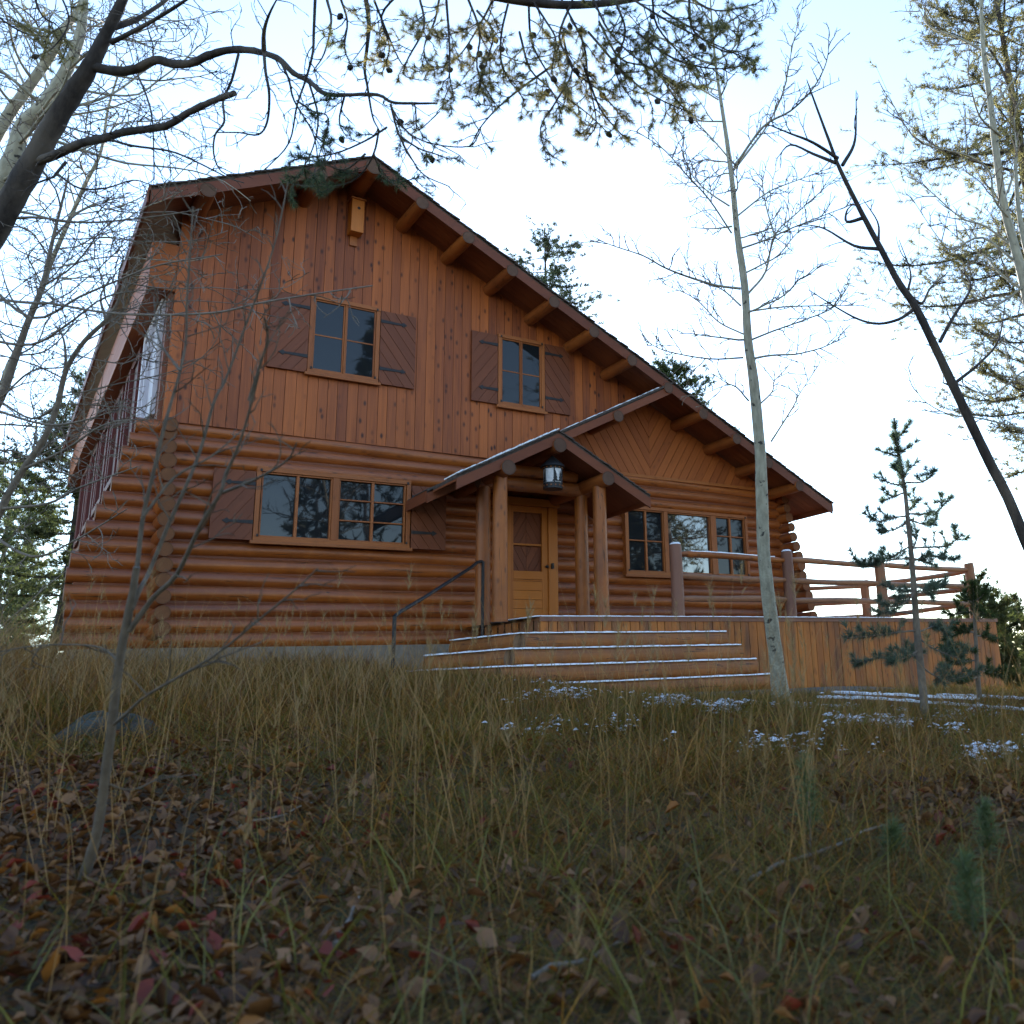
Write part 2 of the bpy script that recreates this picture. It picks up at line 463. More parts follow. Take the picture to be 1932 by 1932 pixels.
def terrain():
    def axis(lo, hi, flo, fhi, st):
        a_ = list(np.arange(flo, fhi, st)); x, k = fhi, st
        while x < hi: a_.append(x); k *= 1.25; x += k
        x, k = flo - st, st
        while x > lo: a_.insert(0, x); k *= 1.25; x -= k
        return np.array(a_)
    X = axis(-900, 900, -6, 22, .2); Y = axis(-300, 1500, -17, 6, .2)
    gx, gy = np.meshgrid(X, Y)
    V = np.stack([gx, gy, gz(gx, gy)], -1).reshape(-1, 3)
    nx, ny = len(X), len(Y)
    i, j = np.meshgrid(np.arange(nx - 1), np.arange(ny - 1))
    a_ = (j * nx + i).ravel()
    L = np.stack([a_, a_ + 1, a_ + nx + 1, a_ + nx], 1)
    tag(np_mesh('ground', V, L.ravel(), np.full(len(L), 4), M_GROUND, smooth=True), kind='structure')
    # gravel path between the steps and the grass bank
    xs = np.arange(6.6, 60, .4); ts = np.linspace(0, 1, 8)
    V = []
    for x in xs:
        y0, y1 = -4.75 - .25 * math.sin(x * .8) - .012 * (x - 7) ** 2, -2.3 if x < 19 else -2.3 + (x - 19) * .5
        for t in ts:
            y = y0 + (y1 - y0) * t
            V.append((x, y, float(gz(x, y)) + .012))
    n, m = len(xs), len(ts)
    L = [(i * m + j, (i + 1) * m + j, (i + 1) * m + j + 1, i * m + j + 1) for i in range(n - 1) for j in range(m - 1)]
    tag(np_mesh('gravel_path', V, np.array(L).ravel(), np.full(len(L), 4), M_GRAVEL, smooth=True), kind='structure')
    # low wooded hills far behind
    V, L = [], []
    k = 140
    for i in range(k):
        az = math.radians(-60 + 200 * i / (k - 1)); h = 22 + 14 * math.sin(i * .21) + 7 * math.sin(i * .53 + 1) + 2 * math.sin(i * 1.7)
        r = 900
        V += [(r * math.sin(az), r * math.cos(az), -60), (r * 1.0 * math.sin(az), r * math.cos(az), h - 30), (1.3 * r * math.sin(az), 1.3 * r * math.cos(az), -70)]
    for i in range(k - 1):
        for q in (0, 1): L.append((i * 3 + q, i * 3 + 3 + q, i * 3 + 4 + q, i * 3 + 1 + q))
    tag(np_mesh('hills', V, np.array(L).ravel(), np.full(len(L), 4), M_HILL, smooth=True), kind='structure')


terrain()

# ------------------------------------------------------------------ log house
house = tag(empty('log_house', (8, 7, 0)), 'two-storey log house with brown stained logs, vertical plank gable and long sloping roof', 'house')
RX, RZ, SL = 4.40, 9.17, 0.5      # ridge and pitch of the main roof
LX, LZ, LS = 5.48, 3.40, 0.53     # low left corner of the lower entry roof
YF, YB = -1.0, 15.6
top_main = lambda x: RZ - SL * abs(x - RX)
top_low = lambda x: LZ + LS * (x - LX)
rng = random.Random(7)

# log walls ------------------------------------------------------------
OPEN = [(3.1, 5.54, 2.57, 3.75), (9.87, 13.08, 2.28, 3.68), (7.33, 8.36, 1.0, 3.6)]
mb = MB(1)
rows = 15
pitch = (4.36 - .97) / rows
for k in range(rows):
    zc = .97 + pitch * (k + .5)
    x0 = max(1.5 - (4.4 - zc) * .29, .84) + rng.uniform(-.03, .03)
    x1 = 14.3 + (4.4 - zc) * .12
    segs = [(x0, x1)]
    for (a0, a1, b0, b1) in OPEN:
        if b0 - .06 < zc < b1 + .04:
            ns_ = []
            for s0, s1 in segs:
                if s0 < a0 < s1: ns_ += [(s0, a0 + .03), (a1 - .03, s1)]
                else: ns_.append((s0, s1))
            segs = ns_
    rn = rng.random()
    for s0, s1 in segs:
        if s1 - s0 < .05: continue
        n = max(3, int((s1 - s0) / .45) + 1)
        xs = np.linspace(s0, s1, n)
        pts = [(x, .115 + .012 * math.sin(x * 1.3 + k * 2.1), zc + .014 * math.sin(x * .9 + k * 1.7)) for x in xs]
        rr = [(pitch * .53) * (1 + .035 * math.sin(x * .35 + k * 2.6)) for x in xs]
        mb.tube(pts, rr, 20, True, rn)
mb.build('log_wall', M_LOG, house, smooth=True)
mb = MB(2)
mb.box(1.9, 14.1, .1, .3, .5, 4.3, 0)
for k in range(1, rows):
    zc = .97 + pitch * k
    mb.box(max(1.56 - (4.4 - zc) * .29, .9), 14.25 + (4.4 - zc) * .1, .06, .17, zc - .03, zc + .03, 0)
mb.build('wall_core', M_SHUT, house)
# corner log ends of the side walls (they run back from the front)
for nm, xc, sd in (('side_log_wall', 1.86, 0.0), ('side_log_wall', 14.2, 0.06)):
    mb = MB(int(xc * 10))
    for k in range(rows):
        zc = .97 + pitch * (k + .98)
        if zc > 4.3: zc = 4.25
        pr = .10 + .05 * rng.random() + .21 * max(0, 4.15 - zc) + sd
        lean = .02 * max(0, 4.15 - zc) * (1 if xc < 5 else .6)
        mb.tube([(xc + lean, -pr, zc), (xc + lean, -pr + .05, zc), (xc, 6, zc), (xc, 15.2, zc)], pitch * rng.uniform(.44, .52), 16, True)
    mb.build(nm, M_LOG, house, smooth=True)
mb = MB(5)
mb.box(.95, 14.35, .02, .3, -.3, .985, 0)
mb.box(1.7, 2.0, .3, 15.2, -.3, .97, 1)
mb.build('foundation', M_CONC, house, bevel=.01)

# plank siding ---------------------------------------------------------
mb = MB(6)
x = 1.77
while x < 12.9:
    wd = .168 + rng.uniform(-.012, .012)
    xa, xb = x, min(x + wd - .007, 13.0)
    poly = [(xa, 4.33), (xb, 4.33), (xb, 9.5), (xa, 9.5)]
    poly = clip_poly(poly, SL, 1, RZ + SL * RX - .10) if xb > RX else poly
    poly = clip_poly(poly, -SL, 1, RZ - SL * RX - .10)
    poly = clip_poly(poly, LS, -1, -(LZ - LS * LX) - .02) if xb > 7.4 else poly
    cut = None
    if 3.05 < xa < 5.6: cut = 5.42 + (0 if 3.7 < xa < 5 else -.0)
    elif 6.9 < xa < 8.3: cut = 5.4
    if len(poly) > 2:
        dy = rng.uniform(-.003, .003)
        if cut and rng.random() < .8:
            lo = clip_poly(poly, 0, 1, cut); hi = clip_poly(poly, 0, -1, -cut - .004)
            if len(lo) > 2: mb.prism(lo, dy, .06, 'z', rng.uniform(.0, .99))
            if len(hi) > 2: mb.prism(hi, dy + .002, .06, 'z')
        else:
            mb.prism(poly, dy, .06, 'z')
    x += wd
mb.build('plank_siding', M_PLANK, house)
mb = MB(7)
mb.prism([(1.8, 4.3), (13.6, 4.3), (RX, 9.0), (1.8, 7.7)], .062, .3, 'z')
mb.build('gable_backing', M_SHUT, house)

# chevron boards under the lower gable ----------------------------------
mb = MB(8)
XC, TN = 10.6, 1.62
tri = [(7.62, 4.34), (13.76, 4.34), (RX + (RZ - .12 - 5.98) / SL, 5.98), (XC, 6.1)]
tri = [(7.55, 4.35), (13.75, 4.35), (10.55, 5.96)]
for sgn in (-1, 1):
    half = clip_poly(tri, sgn * -1.0, 0, sgn * -XC - .002) if sgn > 0 else clip_poly(tri, 1.0, 0, XC - .002)
    nrm = math.hypot(TN, 1)
    # boards lie along z = +-TN*(x-XC) + c ; V opening upwards
    for q in range(-30, 50):
        c0 = 3.2 + q * .33; c1 = c0 + .33 - .02
        pl = clip_poly(half, sgn * -TN, 1, -sgn * TN * XC + c1)
        pl = clip_poly(pl, sgn * TN, -1, sgn * TN * XC - c0) if len(pl) > 2 else pl
        if len(pl) > 2: mb.prism(pl, rng.uniform(-.003, .003), .05, (1 / nrm, sgn * TN / nrm))
mb.build('chevron_siding', M_CHEV, house)
mb = MB(9)
mb.box(7.3, 13.9, -.03, .08, 4.285, 4.352, 0)
mb.build('sill_board', M_TRIM, house, bevel=.006)

# roofs ------------------------------------------------------------------


def slope_piece(xa, za, xb, zb, y0, y1, t0, t1):
    """slab between depth t0 and t1 under the line a-b, given vertically"""
    return [(xa, za - t0), (xb, zb - t0), (xb, zb - t1), (xa, za - t1)]


roof = None
XL, XR = 1.2, 14.86
zL, zR = top_main(XL), top_main(XR)
mb = MB(10)
mb.prism([(XL, zL), (RX, RZ), (RX, RZ - .06), (XL, zL - .06)], YF + .03, YB, 's')
mb.prism([(RX, RZ), (XR, zR), (XR, zR - .06), (RX, RZ - .06)], YF + .03, YB, 's')
for (xa, za, xb, zb) in ((RX, RZ, XL, zL), (RX, RZ, XR, zR)):       # ragged shingle courses at the rake
    L = math.hypot(xb - xa, zb - za); n = int(L / .14)
    for i in range(n):
        f0, f1 = i / n, (i + 1.35) / n
        f1 = min(f1, 1.004)
        p = lambda f, dz: (xa + (xb - xa) * f, za + (zb - za) * f + dz)
        mb.prism([p(f0, .004), p(f1, .022), p(f1, .002), p(f0, -.02)], YF + rng.uniform(-.035, .0), YF + .5, 's')
roof = mb.build('roof', M_SHING, house)
mb = MB(11)
mb.prism([(XL, zL - .062), (RX, RZ - .062), (RX, RZ - .26), (XL, zL - .26)], YF, YF + .035, 's', .3)
mb.prism([(RX, RZ - .062), (XR, zR - .062), (XR, zR - .26), (RX, RZ - .26)], YF, YF + .035, 's', .62)
mb.prism([(XL - .02, zL - .02), (XL + .02, zL), (XL + .02, zL - .26), (XL - .02, zL - .26)], YF, YB, 'y', .5)
mb.prism([(XR - .02, zR - .0), (XR + .02, zR - .02), (XR + .02, zR - .2), (XR - .02, zR - .2)], YF, YB, 'y', .5)
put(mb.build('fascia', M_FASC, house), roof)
mb = MB(12)
n = 8
for (xa, za, xb, zb) in ((XL + .03, top_main(XL + .03), RX, RZ), (RX, RZ, XR - .03, top_main(XR - .03))):
    yy = YF + .04
    while yy < YB - .1:
        ye = yy + (.15 if yy < 1.2 else 3.0)
        mb.prism([(xa, za - .063), (xb, zb - .063), (xb, zb - .1), (xa, za - .1)], yy, min(ye - .005, YB), 's')
        yy = ye
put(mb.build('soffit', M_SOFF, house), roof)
for k in (-3, -1, 0, 1, 2, 3, 4, 5, 6, 7, 8, 9, 10, 11):           # round purlins carrying the overhang
    xc = RX + .86 * k
    if k == -3: xc = 1.95
    if xc > 14.3: break
    zc = top_main(xc) - .215
    mb = MB(100 + k)
    rr = .115 if k else .14
    yb = 1.0
    mb.tube([(xc, YF - .03, zc), (xc, YF + .3, zc), (xc, yb, zc + .005)], [rr, rr * 1.02, rr * 1.06], 18, True)
    mb.build('purlin_log', M_PURL, house, smooth=True)

# frieze beam and wall on the left long side
mb = MB(13)
mb.box(1.40, 1.765, .0, 15.3, 6.42, 7.2, 1, .2)
mb.build('frieze_beam', M_CHEV, house, bevel=.01)
mb = MB(14)
mb.box(1.70, 1.765, .08, 15.2, 4.36, 6.42, 1, .4)
mb.build('side_wall', M_SHUT, house)
for k in range(6):
    y0 = .32 + k * 2.35
    mb = MB(150 + k)
    mb.box(1.63, 1.70, y0, y0 + .12, 4.5, 6.4, 2); mb.box(1.63, 1.70, y0 + 1.75, y0 + 1.9, 4.5, 6.4, 2)
    mb.box(1.63, 1.70, y0 + .12, y0 + 1.75, 6.26, 6.4, 1); mb.box(1.63, 1.70, y0 + .12, y0 + 1.75, 4.5, 4.64, 1)
    mb.box(1.60, 1.70, y0 + .92, y0 + 1.0, 4.64, 6.26, 2)
    wn_ = mb.build('side_window', M_WHITE if k == 0 else M_REDB, house, bevel=.008)
    mb = MB(160 + k)
    mb.box(1.672, 1.69, y0 + .12, y0 + 1.75, 4.64, 6.26, 2)
    put(mb.build('pane', M_WHITE if k == 0 else M_MUTED, house), wn_)

# lower entry roof (left slope only, dies into the main rake) -------------
mb = MB(15)
xe = 10.56
mb.prism([(LX, LZ), (xe, top_low(xe)), (xe, top_low(xe) - .055), (LX, LZ - .055)], YF + .02, .06, 's')
for i in range(34):
    f0, f1 = i / 34, min((i + 1.3) / 34, 1)
    p = lambda f, dz: (LX + (xe - LX) * f, LZ + (top_low(xe) - LZ) * f + dz)
    mb.prism([p(f0, .016), p(f1, .0), p(f1, -.03), p(f0, -.03)], YF + rng.uniform(-.03, 0.0), -.4, 's')
lroof = mb.build('entry_roof', M_SHING, house)
mb = MB(16)
mb.prism([(LX, LZ - .057), (xe, top_low(xe) - .057), (xe, top_low(xe) - .22), (LX, LZ - .22)], YF - .005, YF + .03, 's', .4)
mb.prism([(LX - .015, LZ - .02), (LX + .015, LZ - .02), (LX + .015, LZ - .2), (LX - .015, LZ - .2)], YF + .03, .05, 'y', .5)
put(mb.build('fascia', M_FASC, house), lroof)
mb = MB(17)
mb.prism([(LX + .02, LZ - .05), (xe, top_low(xe) - .058), (xe, top_low(xe) - .09), (LX + .02, LZ - .08)], YF + .032, .05, 's', .4)
put(mb.build('soffit', M_SOFF, house), lroof)
for xc in (9.2, 7.9):
    mb = MB(int(xc * 30)); zc = top_low(xc) - .2
    mb.tube([(xc, YF - .03, zc), (xc, -.5, zc), (xc, .3, zc)], .115, 18, True)
    mb.build('purlin_log', M_PURL, house, smooth=True)

# porch -------------------------------------------------------------------
PXR, PZR, PY0 = 7.36, top_low(7.36), -2.0
pxl, pxr = 5.56, 9.2
zl, zr = top_low(pxl), PZR - .53 * (pxr - PXR)
mb = MB(18)
mb.prism([(pxl, zl), (PXR, PZR), (PXR, PZR - .055), (pxl, zl - .055)], PY0 + .02, YF - .04, 's')
mb.prism([(PXR, PZR), (pxr, zr), (pxr, zr - .055), (PXR, PZR - .055)], PY0 + .02, -.03, 's')
for (xb, zb) in ((pxl, zl), (pxr, zr)):
    for i in range(15):
        f0, f1 = i / 15, min((i + 1.3) / 15, 1.0)
        p = lambda f, dz: (PXR + (xb - PXR) * f, PZR + (zb - PZR) * f + dz)
        mb.prism([p(f0, .002), p(f1, .02), p(f1, .0), p(f0, -.02)], PY0 + rng.uniform(-.03, .0), PY0 + .4, 's')
proof = mb.build('porch_roof', M_SHING, house)
mb = MB(19)
mb.prism([(pxl, zl - .057), (PXR, PZR - .057), (PXR, PZR - .23), (pxl, zl - .23)], PY0, PY0 + .035, 's', .2)
mb.prism([(PXR, PZR - .057), (pxr, zr - .057), (pxr, zr - .23), (PXR, PZR - .23)], PY0, PY0 + .035, 's', .7)
mb.prism([(pxr - .015, zr - .0), (pxr + .015, zr - .02), (pxr + .015, zr - .16), (pxr - .015, zr - .16)], PY0 + .036, -.03, 'y', .5)
put(mb.build('fascia', M_FASC, house), proof)
mb = MB(20)
mb.prism([(pxl, zl - .058), (PXR, PZR - .058), (PXR, PZR - .09), (pxl, zl - .09)], PY0 + .037, YF - .04, 's', .5)
mb.prism([(PXR, PZR - .058), (pxr - .02, zr - .05), (pxr - .02, zr - .085), (PXR, PZR - .09)], PY0 + .037, -.03, 's', .8)
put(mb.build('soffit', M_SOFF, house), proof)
mb = MB(21)
for i in range(44):                # thin old snow lying along the rake
    f = i / 44
    if rng.random() < .12: continue
    x0 = PXR - (PXR - pxl) * f; x1 = x0 - (PXR - pxl) / 44 * rng.uniform(.8, 1.15)
    h = rng.uniform(.012, .032)
    mb.prism([(x0, top_low(x0) + .018), (x1, top_low(x1) + .018), (x1, top_low(x1) + .018 + h), (x0, top_low(x0) + .018 + h)], PY0 + rng.uniform(-.02, .05), PY0 + rng.uniform(.5, .9), 's')
ms = MB(23)
for i in range(40):
    x0 = 7.45 + (10.2 - 7.45) * i / 40
    if rng.random() < .35: continue
    x1 = x0 + .07
    ms.prism([(x0, top_low(x0) + .012), (x1, top_low(x1) + .012), (x1, top_low(x1) + rng.uniform(.02, .035)), (x0, top_low(x0) + rng.uniform(.02, .035))], YF + rng.uniform(-.02, .05), YF + .6, 's')
put(mb.build('snow', M_SNOW, house), proof)
put(ms.build('snow', M_SNOW, house), lroof)
for xc, zc, y1 in ((PXR, PZR - .27, .2), (6.42, 3.64, .1), (8.3, 3.64, .1)):
    mb = MB(int(xc * 40)); r_ = .125
    mb.tube([(xc, PY0 - .04, zc), (xc, PY0 + .3, zc), (xc, y1, zc)], r_, 20, True)
    mb.build('porch_beam', M_PURL, house, smooth=True)
mb = MB(22)
mb.tube([(6.3, -1.12, 3.60), (7.36, -1.12, 3.605), (8.42, -1.12, 3.6)], .12, 18, True)
mb.tube([(6.55, -1.12, 3.83), (7.36, -1.12, 3.84), (8.17, -1.12, 3.83)], .11, 18, True)
mb.build('cross_beam', M_POST, house, smooth=True)
for xc, yc in ((6.42, -1.72), (6.42, -1.08), (8.3, -1.72), (8.3, -1.08)):
    mb = MB(int(xc * 10 - yc * 100))
    mb.tube([(xc, yc, 1.2), (xc, yc, 1.6), (xc, yc, 2.4), (xc, yc, 3.55)], [.128, .126, .122, .115], 20, True)
    mb.build('porch_post', M_POST, house, smooth=True)


# windows, shutters, door ----------------------------------------------------
def rect_frame(mb, x0, x1, z0, z1, t, y0, y1):
    mb.box(x0, x1, y0, y1, z1 - t, z1, 0); mb.box(x0, x1, y0, y1, z0, z0 + t, 0)
    mb.box(x0, x0 + t, y0 + .002, y1, z0 + t, z1 - t, 2); mb.box(x1 - t, x1, y0 + .002, y1, z0 + t, z1 - t, 2)


def window(seed, x0, x1, z0, z1, units, y=-.07, t=.07, sill=True):
    """units: (x0, x1, vertical bars, horizontal bars)"""
    mb = MB(seed)
    rect_frame(mb, x0, x1, z0, z1, t, y, .06)
    if sill: mb.box(x0 - .04, x1 + .04, y - .03, y + .02, z0 - .045, z0 + .006, 0)
    px_ = [u[0] for u in units[1:]]
    for i in range(len(units) - 1):
        mb.box(units[i][1], units[i + 1][0], y + .006, .05, z0 + t, z1 - t, 2)
    wdw = mb.build('window', M_TRIM, house, bevel=.006)
    for i, (a0, a1, vb, hb) in enumerate(units):
        b0, b1 = z0 + t, z1 - t
        mb = MB(seed + 10 + i)
        rect_frame(mb, a0 + .002, a1 - .002, b0 + .002, b1 - .002, .024, y + .025, .05)
        for k, (pa, pb) in enumerate(((a0 + .022, a1 - .022),)):
            for q in range(1, vb + 1):
                xx = pa + (pb - pa) * q / (vb + 1)
                mb.box(xx - .022, xx + .022, y + .03, .048, b0 + .026, b1 - .026, 2)
            for q in range(1, hb + 1):
                zz = b0 + (b1 - b0) * q / (hb + 1)
                mb.box(pa, pb, y + .04, .046, zz - .012, zz + .012, 0)
        put(mb.build('sash', M_TRIM, house, bevel=.004), wdw)
        mb = MB(seed + 30 + i)
        mb.box(a0 + .022, a1 - .022, -.022, -.012, b0 + .022, b1 - .022, 2)
        put(mb.build('pane', M_GLASS2 if (vb, hb) == (0, 0) else M_GLASS, house), wdw)
    for xx in (x0 + .06, x1 - .06):
        for zz in (z0 + .09, z1 - .05):
            mb = MB(seed + 50)
            mb.box(xx - .014, xx + .014, y - .012, y, zz - .02, zz + .02, 2)
            put(mb.build('latch', M_METAL, house), wdw)


def shutter(seed, x0, x1, z0, z1, sgn, hinge_left, y=-.06):
    mb = MB(seed)
    TNs = 1.35; nrm = math.hypot(1, TNs)
    rc = [(x0, z0), (x1, z0), (x1, z1), (x0, z1)]
    xc = (x0 + x1) / 2
    for q in range(-14, 16):
        c0 = (z0 + z1) / 2 + q * .27 + .05; c1 = c0 + .256
        pl = clip_poly(rc, -sgn * TNs, 1, -sgn * TNs * xc + c1)
        pl = clip_poly(pl, sgn * TNs, -1, sgn * TNs * xc - c0) if len(pl) > 2 else pl
        if len(pl) > 2: mb.prism(pl, y + rng.uniform(-.002, .002), y + .035, (1 / nrm, sgn * TNs / nrm))
    mb.box(x0 + .005, x1 - .005, y + .012, y + .05, z0 + .005, z1 - .005, 2, .5)
    sh = mb.build('shutter', M_SHUT, house, bevel=.003)
    L = (x1 - x0) * .74
    for zz in (z1 - .2, z0 + .28):
        mb = MB(seed + int(zz * 10))
        hx = x1 if hinge_left else x0; d = -1 if hinge_left else 1
        tip = hx + d * L
        pts = [(hx, zz - .03), (hx, zz + .03), (tip - d * .1, zz + .018), (tip - d * .07, zz + .045), (tip, zz), (tip - d * .07, zz - .045), (tip - d * .1, zz - .018)]
        mb.prism(pts, y - .012, y - .003, 's')
        put(mb.build('strap_hinge', M_METAL, house), sh)


window(200, 3.75, 4.92, 5.42, 6.82, [(3.82, 4.325, 0, 1), (4.345, 4.85, 0, 1)])
shutter(260, 3.13, 3.745, 5.42, 6.76, 1, True)
shutter(270, 4.93, 5.56, 5.42, 6.78, -1, False)
window(300, 7.16, 8.14, 5.36, 6.80, [(7.23, 7.64, 0, 1), (7.65, 8.07, 0, 1)])
shutter(360, 6.63, 7.15, 5.38, 6.76, 1, True)
shutter(370, 8.15, 8.70, 5.38, 6.78, -1, False)
window(400, 3.10, 5.54, 2.57, 3.74, [(3.18, 4.25, 1, 0), (4.35, 5.46, 1, 2)], y=-.1)
shutter(460, 2.50, 3.09, 2.58, 3.66, 1, True, y=-.095)
shutter(470, 5.56, 6.17, 2.57, 3.66, -1, False, y=-.095)
window(500, 9.88, 13.08, 2.27, 3.67, [(9.95, 10.83, 1, 1), (10.92, 12.05, 0, 0), (12.19, 13.01, 1, 2)], y=-.1)

mb = MB(601)
mb.box(7.30, 7.40, -.1, .1, 1.26, 3.48, 2, .2); mb.box(8.17, 8.36, -.1, .1, 1.26, 3.48, 2, .05); mb.box(7.26, 8.40, -.12, .1, 3.48, 3.62, 0, .6)
door = mb.build('door', M_DOOR, house, bevel=.008)
mb = MB(602)
mb.box(7.405, 7.47, -.06, -.02, 1.26, 3.475, 2); mb.box(8.05, 8.165, -.06, -.02, 1.26, 3.475, 2, .1)
mb.box(7.47, 8.05, -.058, -.02, 3.36, 3.475, 0); mb.box(7.47, 8.05, -.058, -.02, 2.12, 2.27, 0)
z = 1.26
while z < 2.1:
    mb.box(7.47, 8.05, -.052, -.02, z, min(z + .165, 2.118) - .004, 0); z += .165
mb.box(7.47, 8.05, -.05, -.03, 2.74, 2.775, 0, .0)
put(mb.build('screen_door', M_DOOR, house, bevel=.004), door)
mb = MB(603)                    # inner door of diamond boards behind the screen
rc = [(7.42, 2.2), (8.1, 2.2), (8.1, 3.42), (7.42, 3.42)]
for sx in (-1, 1):
    hf = clip_poly(rc, -sx, 0, -sx * 7.76 - .003)
    for sz in (-1, 1):
        qd = clip_poly(hf, 0, -sz, -sz * 2.78 - .002)
        for q in range(0, 14):
            c0, c1 = q * .26, q * .26 + .25
            pl = clip_poly(qd, sx * 1.8, sz, sx * 1.8 * 7.76 + sz * 2.78 + c1)
            pl = clip_poly(pl, -sx * 1.8, -sz, -(sx * 1.8 * 7.76 + sz * 2.78 + c0)) if len(pl) > 2 else pl
            if len(pl) > 2: mb.prism(pl, .01, .04, (.48, -sx * sz * .87))
put(mb.build('inner_door', M_SHUT, house), door)
mb = MB(604)
mb.box(8.21, 8.25, -.155, -.1, 2.32, 2.42, 2)
put(mb.build('latch_plate', M_METAL, house), door)
mb = MB(605)
mb.tube([(8.13, -.06, 2.36), (8.13, -.11, 2.36), (8.13, -.13, 2.36)], [.02, .03, .015], 10)
put(mb.build('handle', M_METAL, house), door)

# ------------------------------------------------------------------ lantern and nest box
lan = tag(empty('hanging_lantern', (7.37, -1.75, 3.4)), 'black iron lantern with pale glass sides hanging from the porch ridge log', 'lantern')
mb = MB(31)
mb.tube([(7.37, -1.75, 3.80), (7.37, -1.75, 3.83), (7.37, -1.75, 4.0)], [.215, .2, .015], 16)
mb.tube([(7.37, -1.75, 3.98), (7.37, -1.75, 4.12)], .012, 6)
mb.build('roof_cap', M_METAL, lan)
mb = MB(32)
mb.tube([(7.37, -1.75, 3.76), (7.37, -1.75, 3.80)], .165, 24); mb.tube([(7.37, -1.75, 3.42), (7.37, -1.75, 3.52)], .165, 24)
for k in range(6):
    a_ = k * math.pi / 3 + .2
    mb.tube([(7.37 + .16 * math.cos(a_), -1.75 + .16 * math.sin(a_), 3.5), (7.37 + .16 * math.cos(a_), -1.75 + .16 * math.sin(a_), 3.78)], .012, 6)
# cut-out silhouettes of trees and a deer on the glass band
for k in range(10):
    a0 = k * math.pi / 5 + .1
    for q in range(3):
        hw = .055 - q * .015; zb = 3.53 + q * .055
        pts = []
        for aa, zz in ((a0 - hw / .16, zb), (a0 + hw / .16, zb), (a0, zb + .085)):
            pts.append((7.37 + .163 * math.cos(aa), -1.75 + .163 * math.sin(aa), zz))
        if k % 3: mb.add(pts, [(0, 1, 2)], [(0, 0, 0)] * 3)
mb.build('cage', M_METAL, lan)
mb = MB(33)
mb.tube([(7.37, -1.75, 3.515), (7.37, -1.75, 3.765)], .155, 24)
mb.build('glass', M_LANTERN, lan, smooth=True)
mb = MB(34)
for zz in (3.47, 3.78):
    for k in range(14):
        a_ = k * 2 * math.pi / 14
        mb.box(7.37 + .166 * math.cos(a_) - .009, 7.37 + .166 * math.cos(a_) + .009, -1.75 + .166 * math.sin(a_) - .009, -1.75 + .166 * math.sin(a_) + .009, zz - .009, zz + .009)
mb.build('stud', M_TRIM, lan)

nb = tag(empty('birdhouse', (4.4, -.13, 8.0)), 'tall plain wooden nest box with round hole under the gable peak', 'birdhouse')
mb = MB(35)
mb.box(4.29, 4.505, -.25, -.02, 8.08, 8.70, 2, .05)
mb.build('box', M_DOOR, nb, bevel=.006)
mb = MB(36)
mb.box(4.27, 4.525, -.28, -.01, 8.70, 8.725, 0, .5)
mb.build('lid', M_TRIM, nb)
mb = MB(37)
mb.tube([(4.41, -.2535, 8.54), (4.41, -.249, 8.54)], .028, 16)
mb.build('entrance_hole', M_METAL, nb)
mb = MB(38)
mb.box(4.34, 4.46, -.045, .0, 7.9, 8.08, 2, .6)
mb.build('backboard', M_TRIM, nb)

# ------------------------------------------------------------------ deck, railing, steps, handrail
deck = tag(empty('deck', (13, -1, 0)), 'raised wooden deck with vertical plank skirt and log post railing', 'deck')
DZ = 1.25
mb = MB(40)
mb.prism([(6.9, DZ - .05), (18.78, DZ - .05), (18.78, DZ), (6.9, DZ)], -2.16, .0, 'y')
mb.add([(6.9, -2.16, DZ - .002), (6.9, 0, DZ - .002), (6.56, -.02, DZ - .002), (6.56, -.82, DZ - .002)], [(0, 3, 2, 1)], [(0, 0, .3)] * 4)
mb.prism([(15.2, DZ - .05), (18.78, DZ - .05), (18.78, DZ), (15.2, DZ)], .003, 3.2, 'y')
mb.build('deck_floor', M_RAIL, deck)
mb = MB(41)
x = 6.9
while x < 18.75:
    wd = rng.uniform(.14, .2)
    zb = float(gz(x, -2.2)) - .1
    mb.box(x, min(x + wd - .014, 18.76), -2.165 - rng.uniform(0, .012), -2.13, zb, DZ - .052, 2)
    x += wd
n = 8
for i in range(n):                # chamfered left end
    f0, f1 = i / n, (i + 1) / n - .02
    pa = (6.9 - .34 * f0, -2.16 + 1.34 * f0); pb = (6.9 - .34 * f1, -2.16 + 1.34 * f1)
    rn = rng.random()
    V = [(pa[0], pa[1], .2), (pb[0], pb[1], .2), (pb[0], pb[1], DZ - .05), (pa[0], pa[1], DZ - .05)]
    mb.add(V, [(0, 3, 2, 1)], [(p[2], p[0], rn) for p in V])
y = -2.12
while y < 3.1:
    wd = rng.uniform(.14, .2)
    mb.box(18.73, 18.77, y, y + wd - .008, -1.0, DZ - .052, 2); y += wd
mb.build('skirt', M_SKIRT, deck)
mb = MB(42)
mb.box(6.88, 18.8, -2.19, -2.163, DZ - .075, DZ + .004, 0, .9)
mb.build('edge_board', M_GPOST, deck)


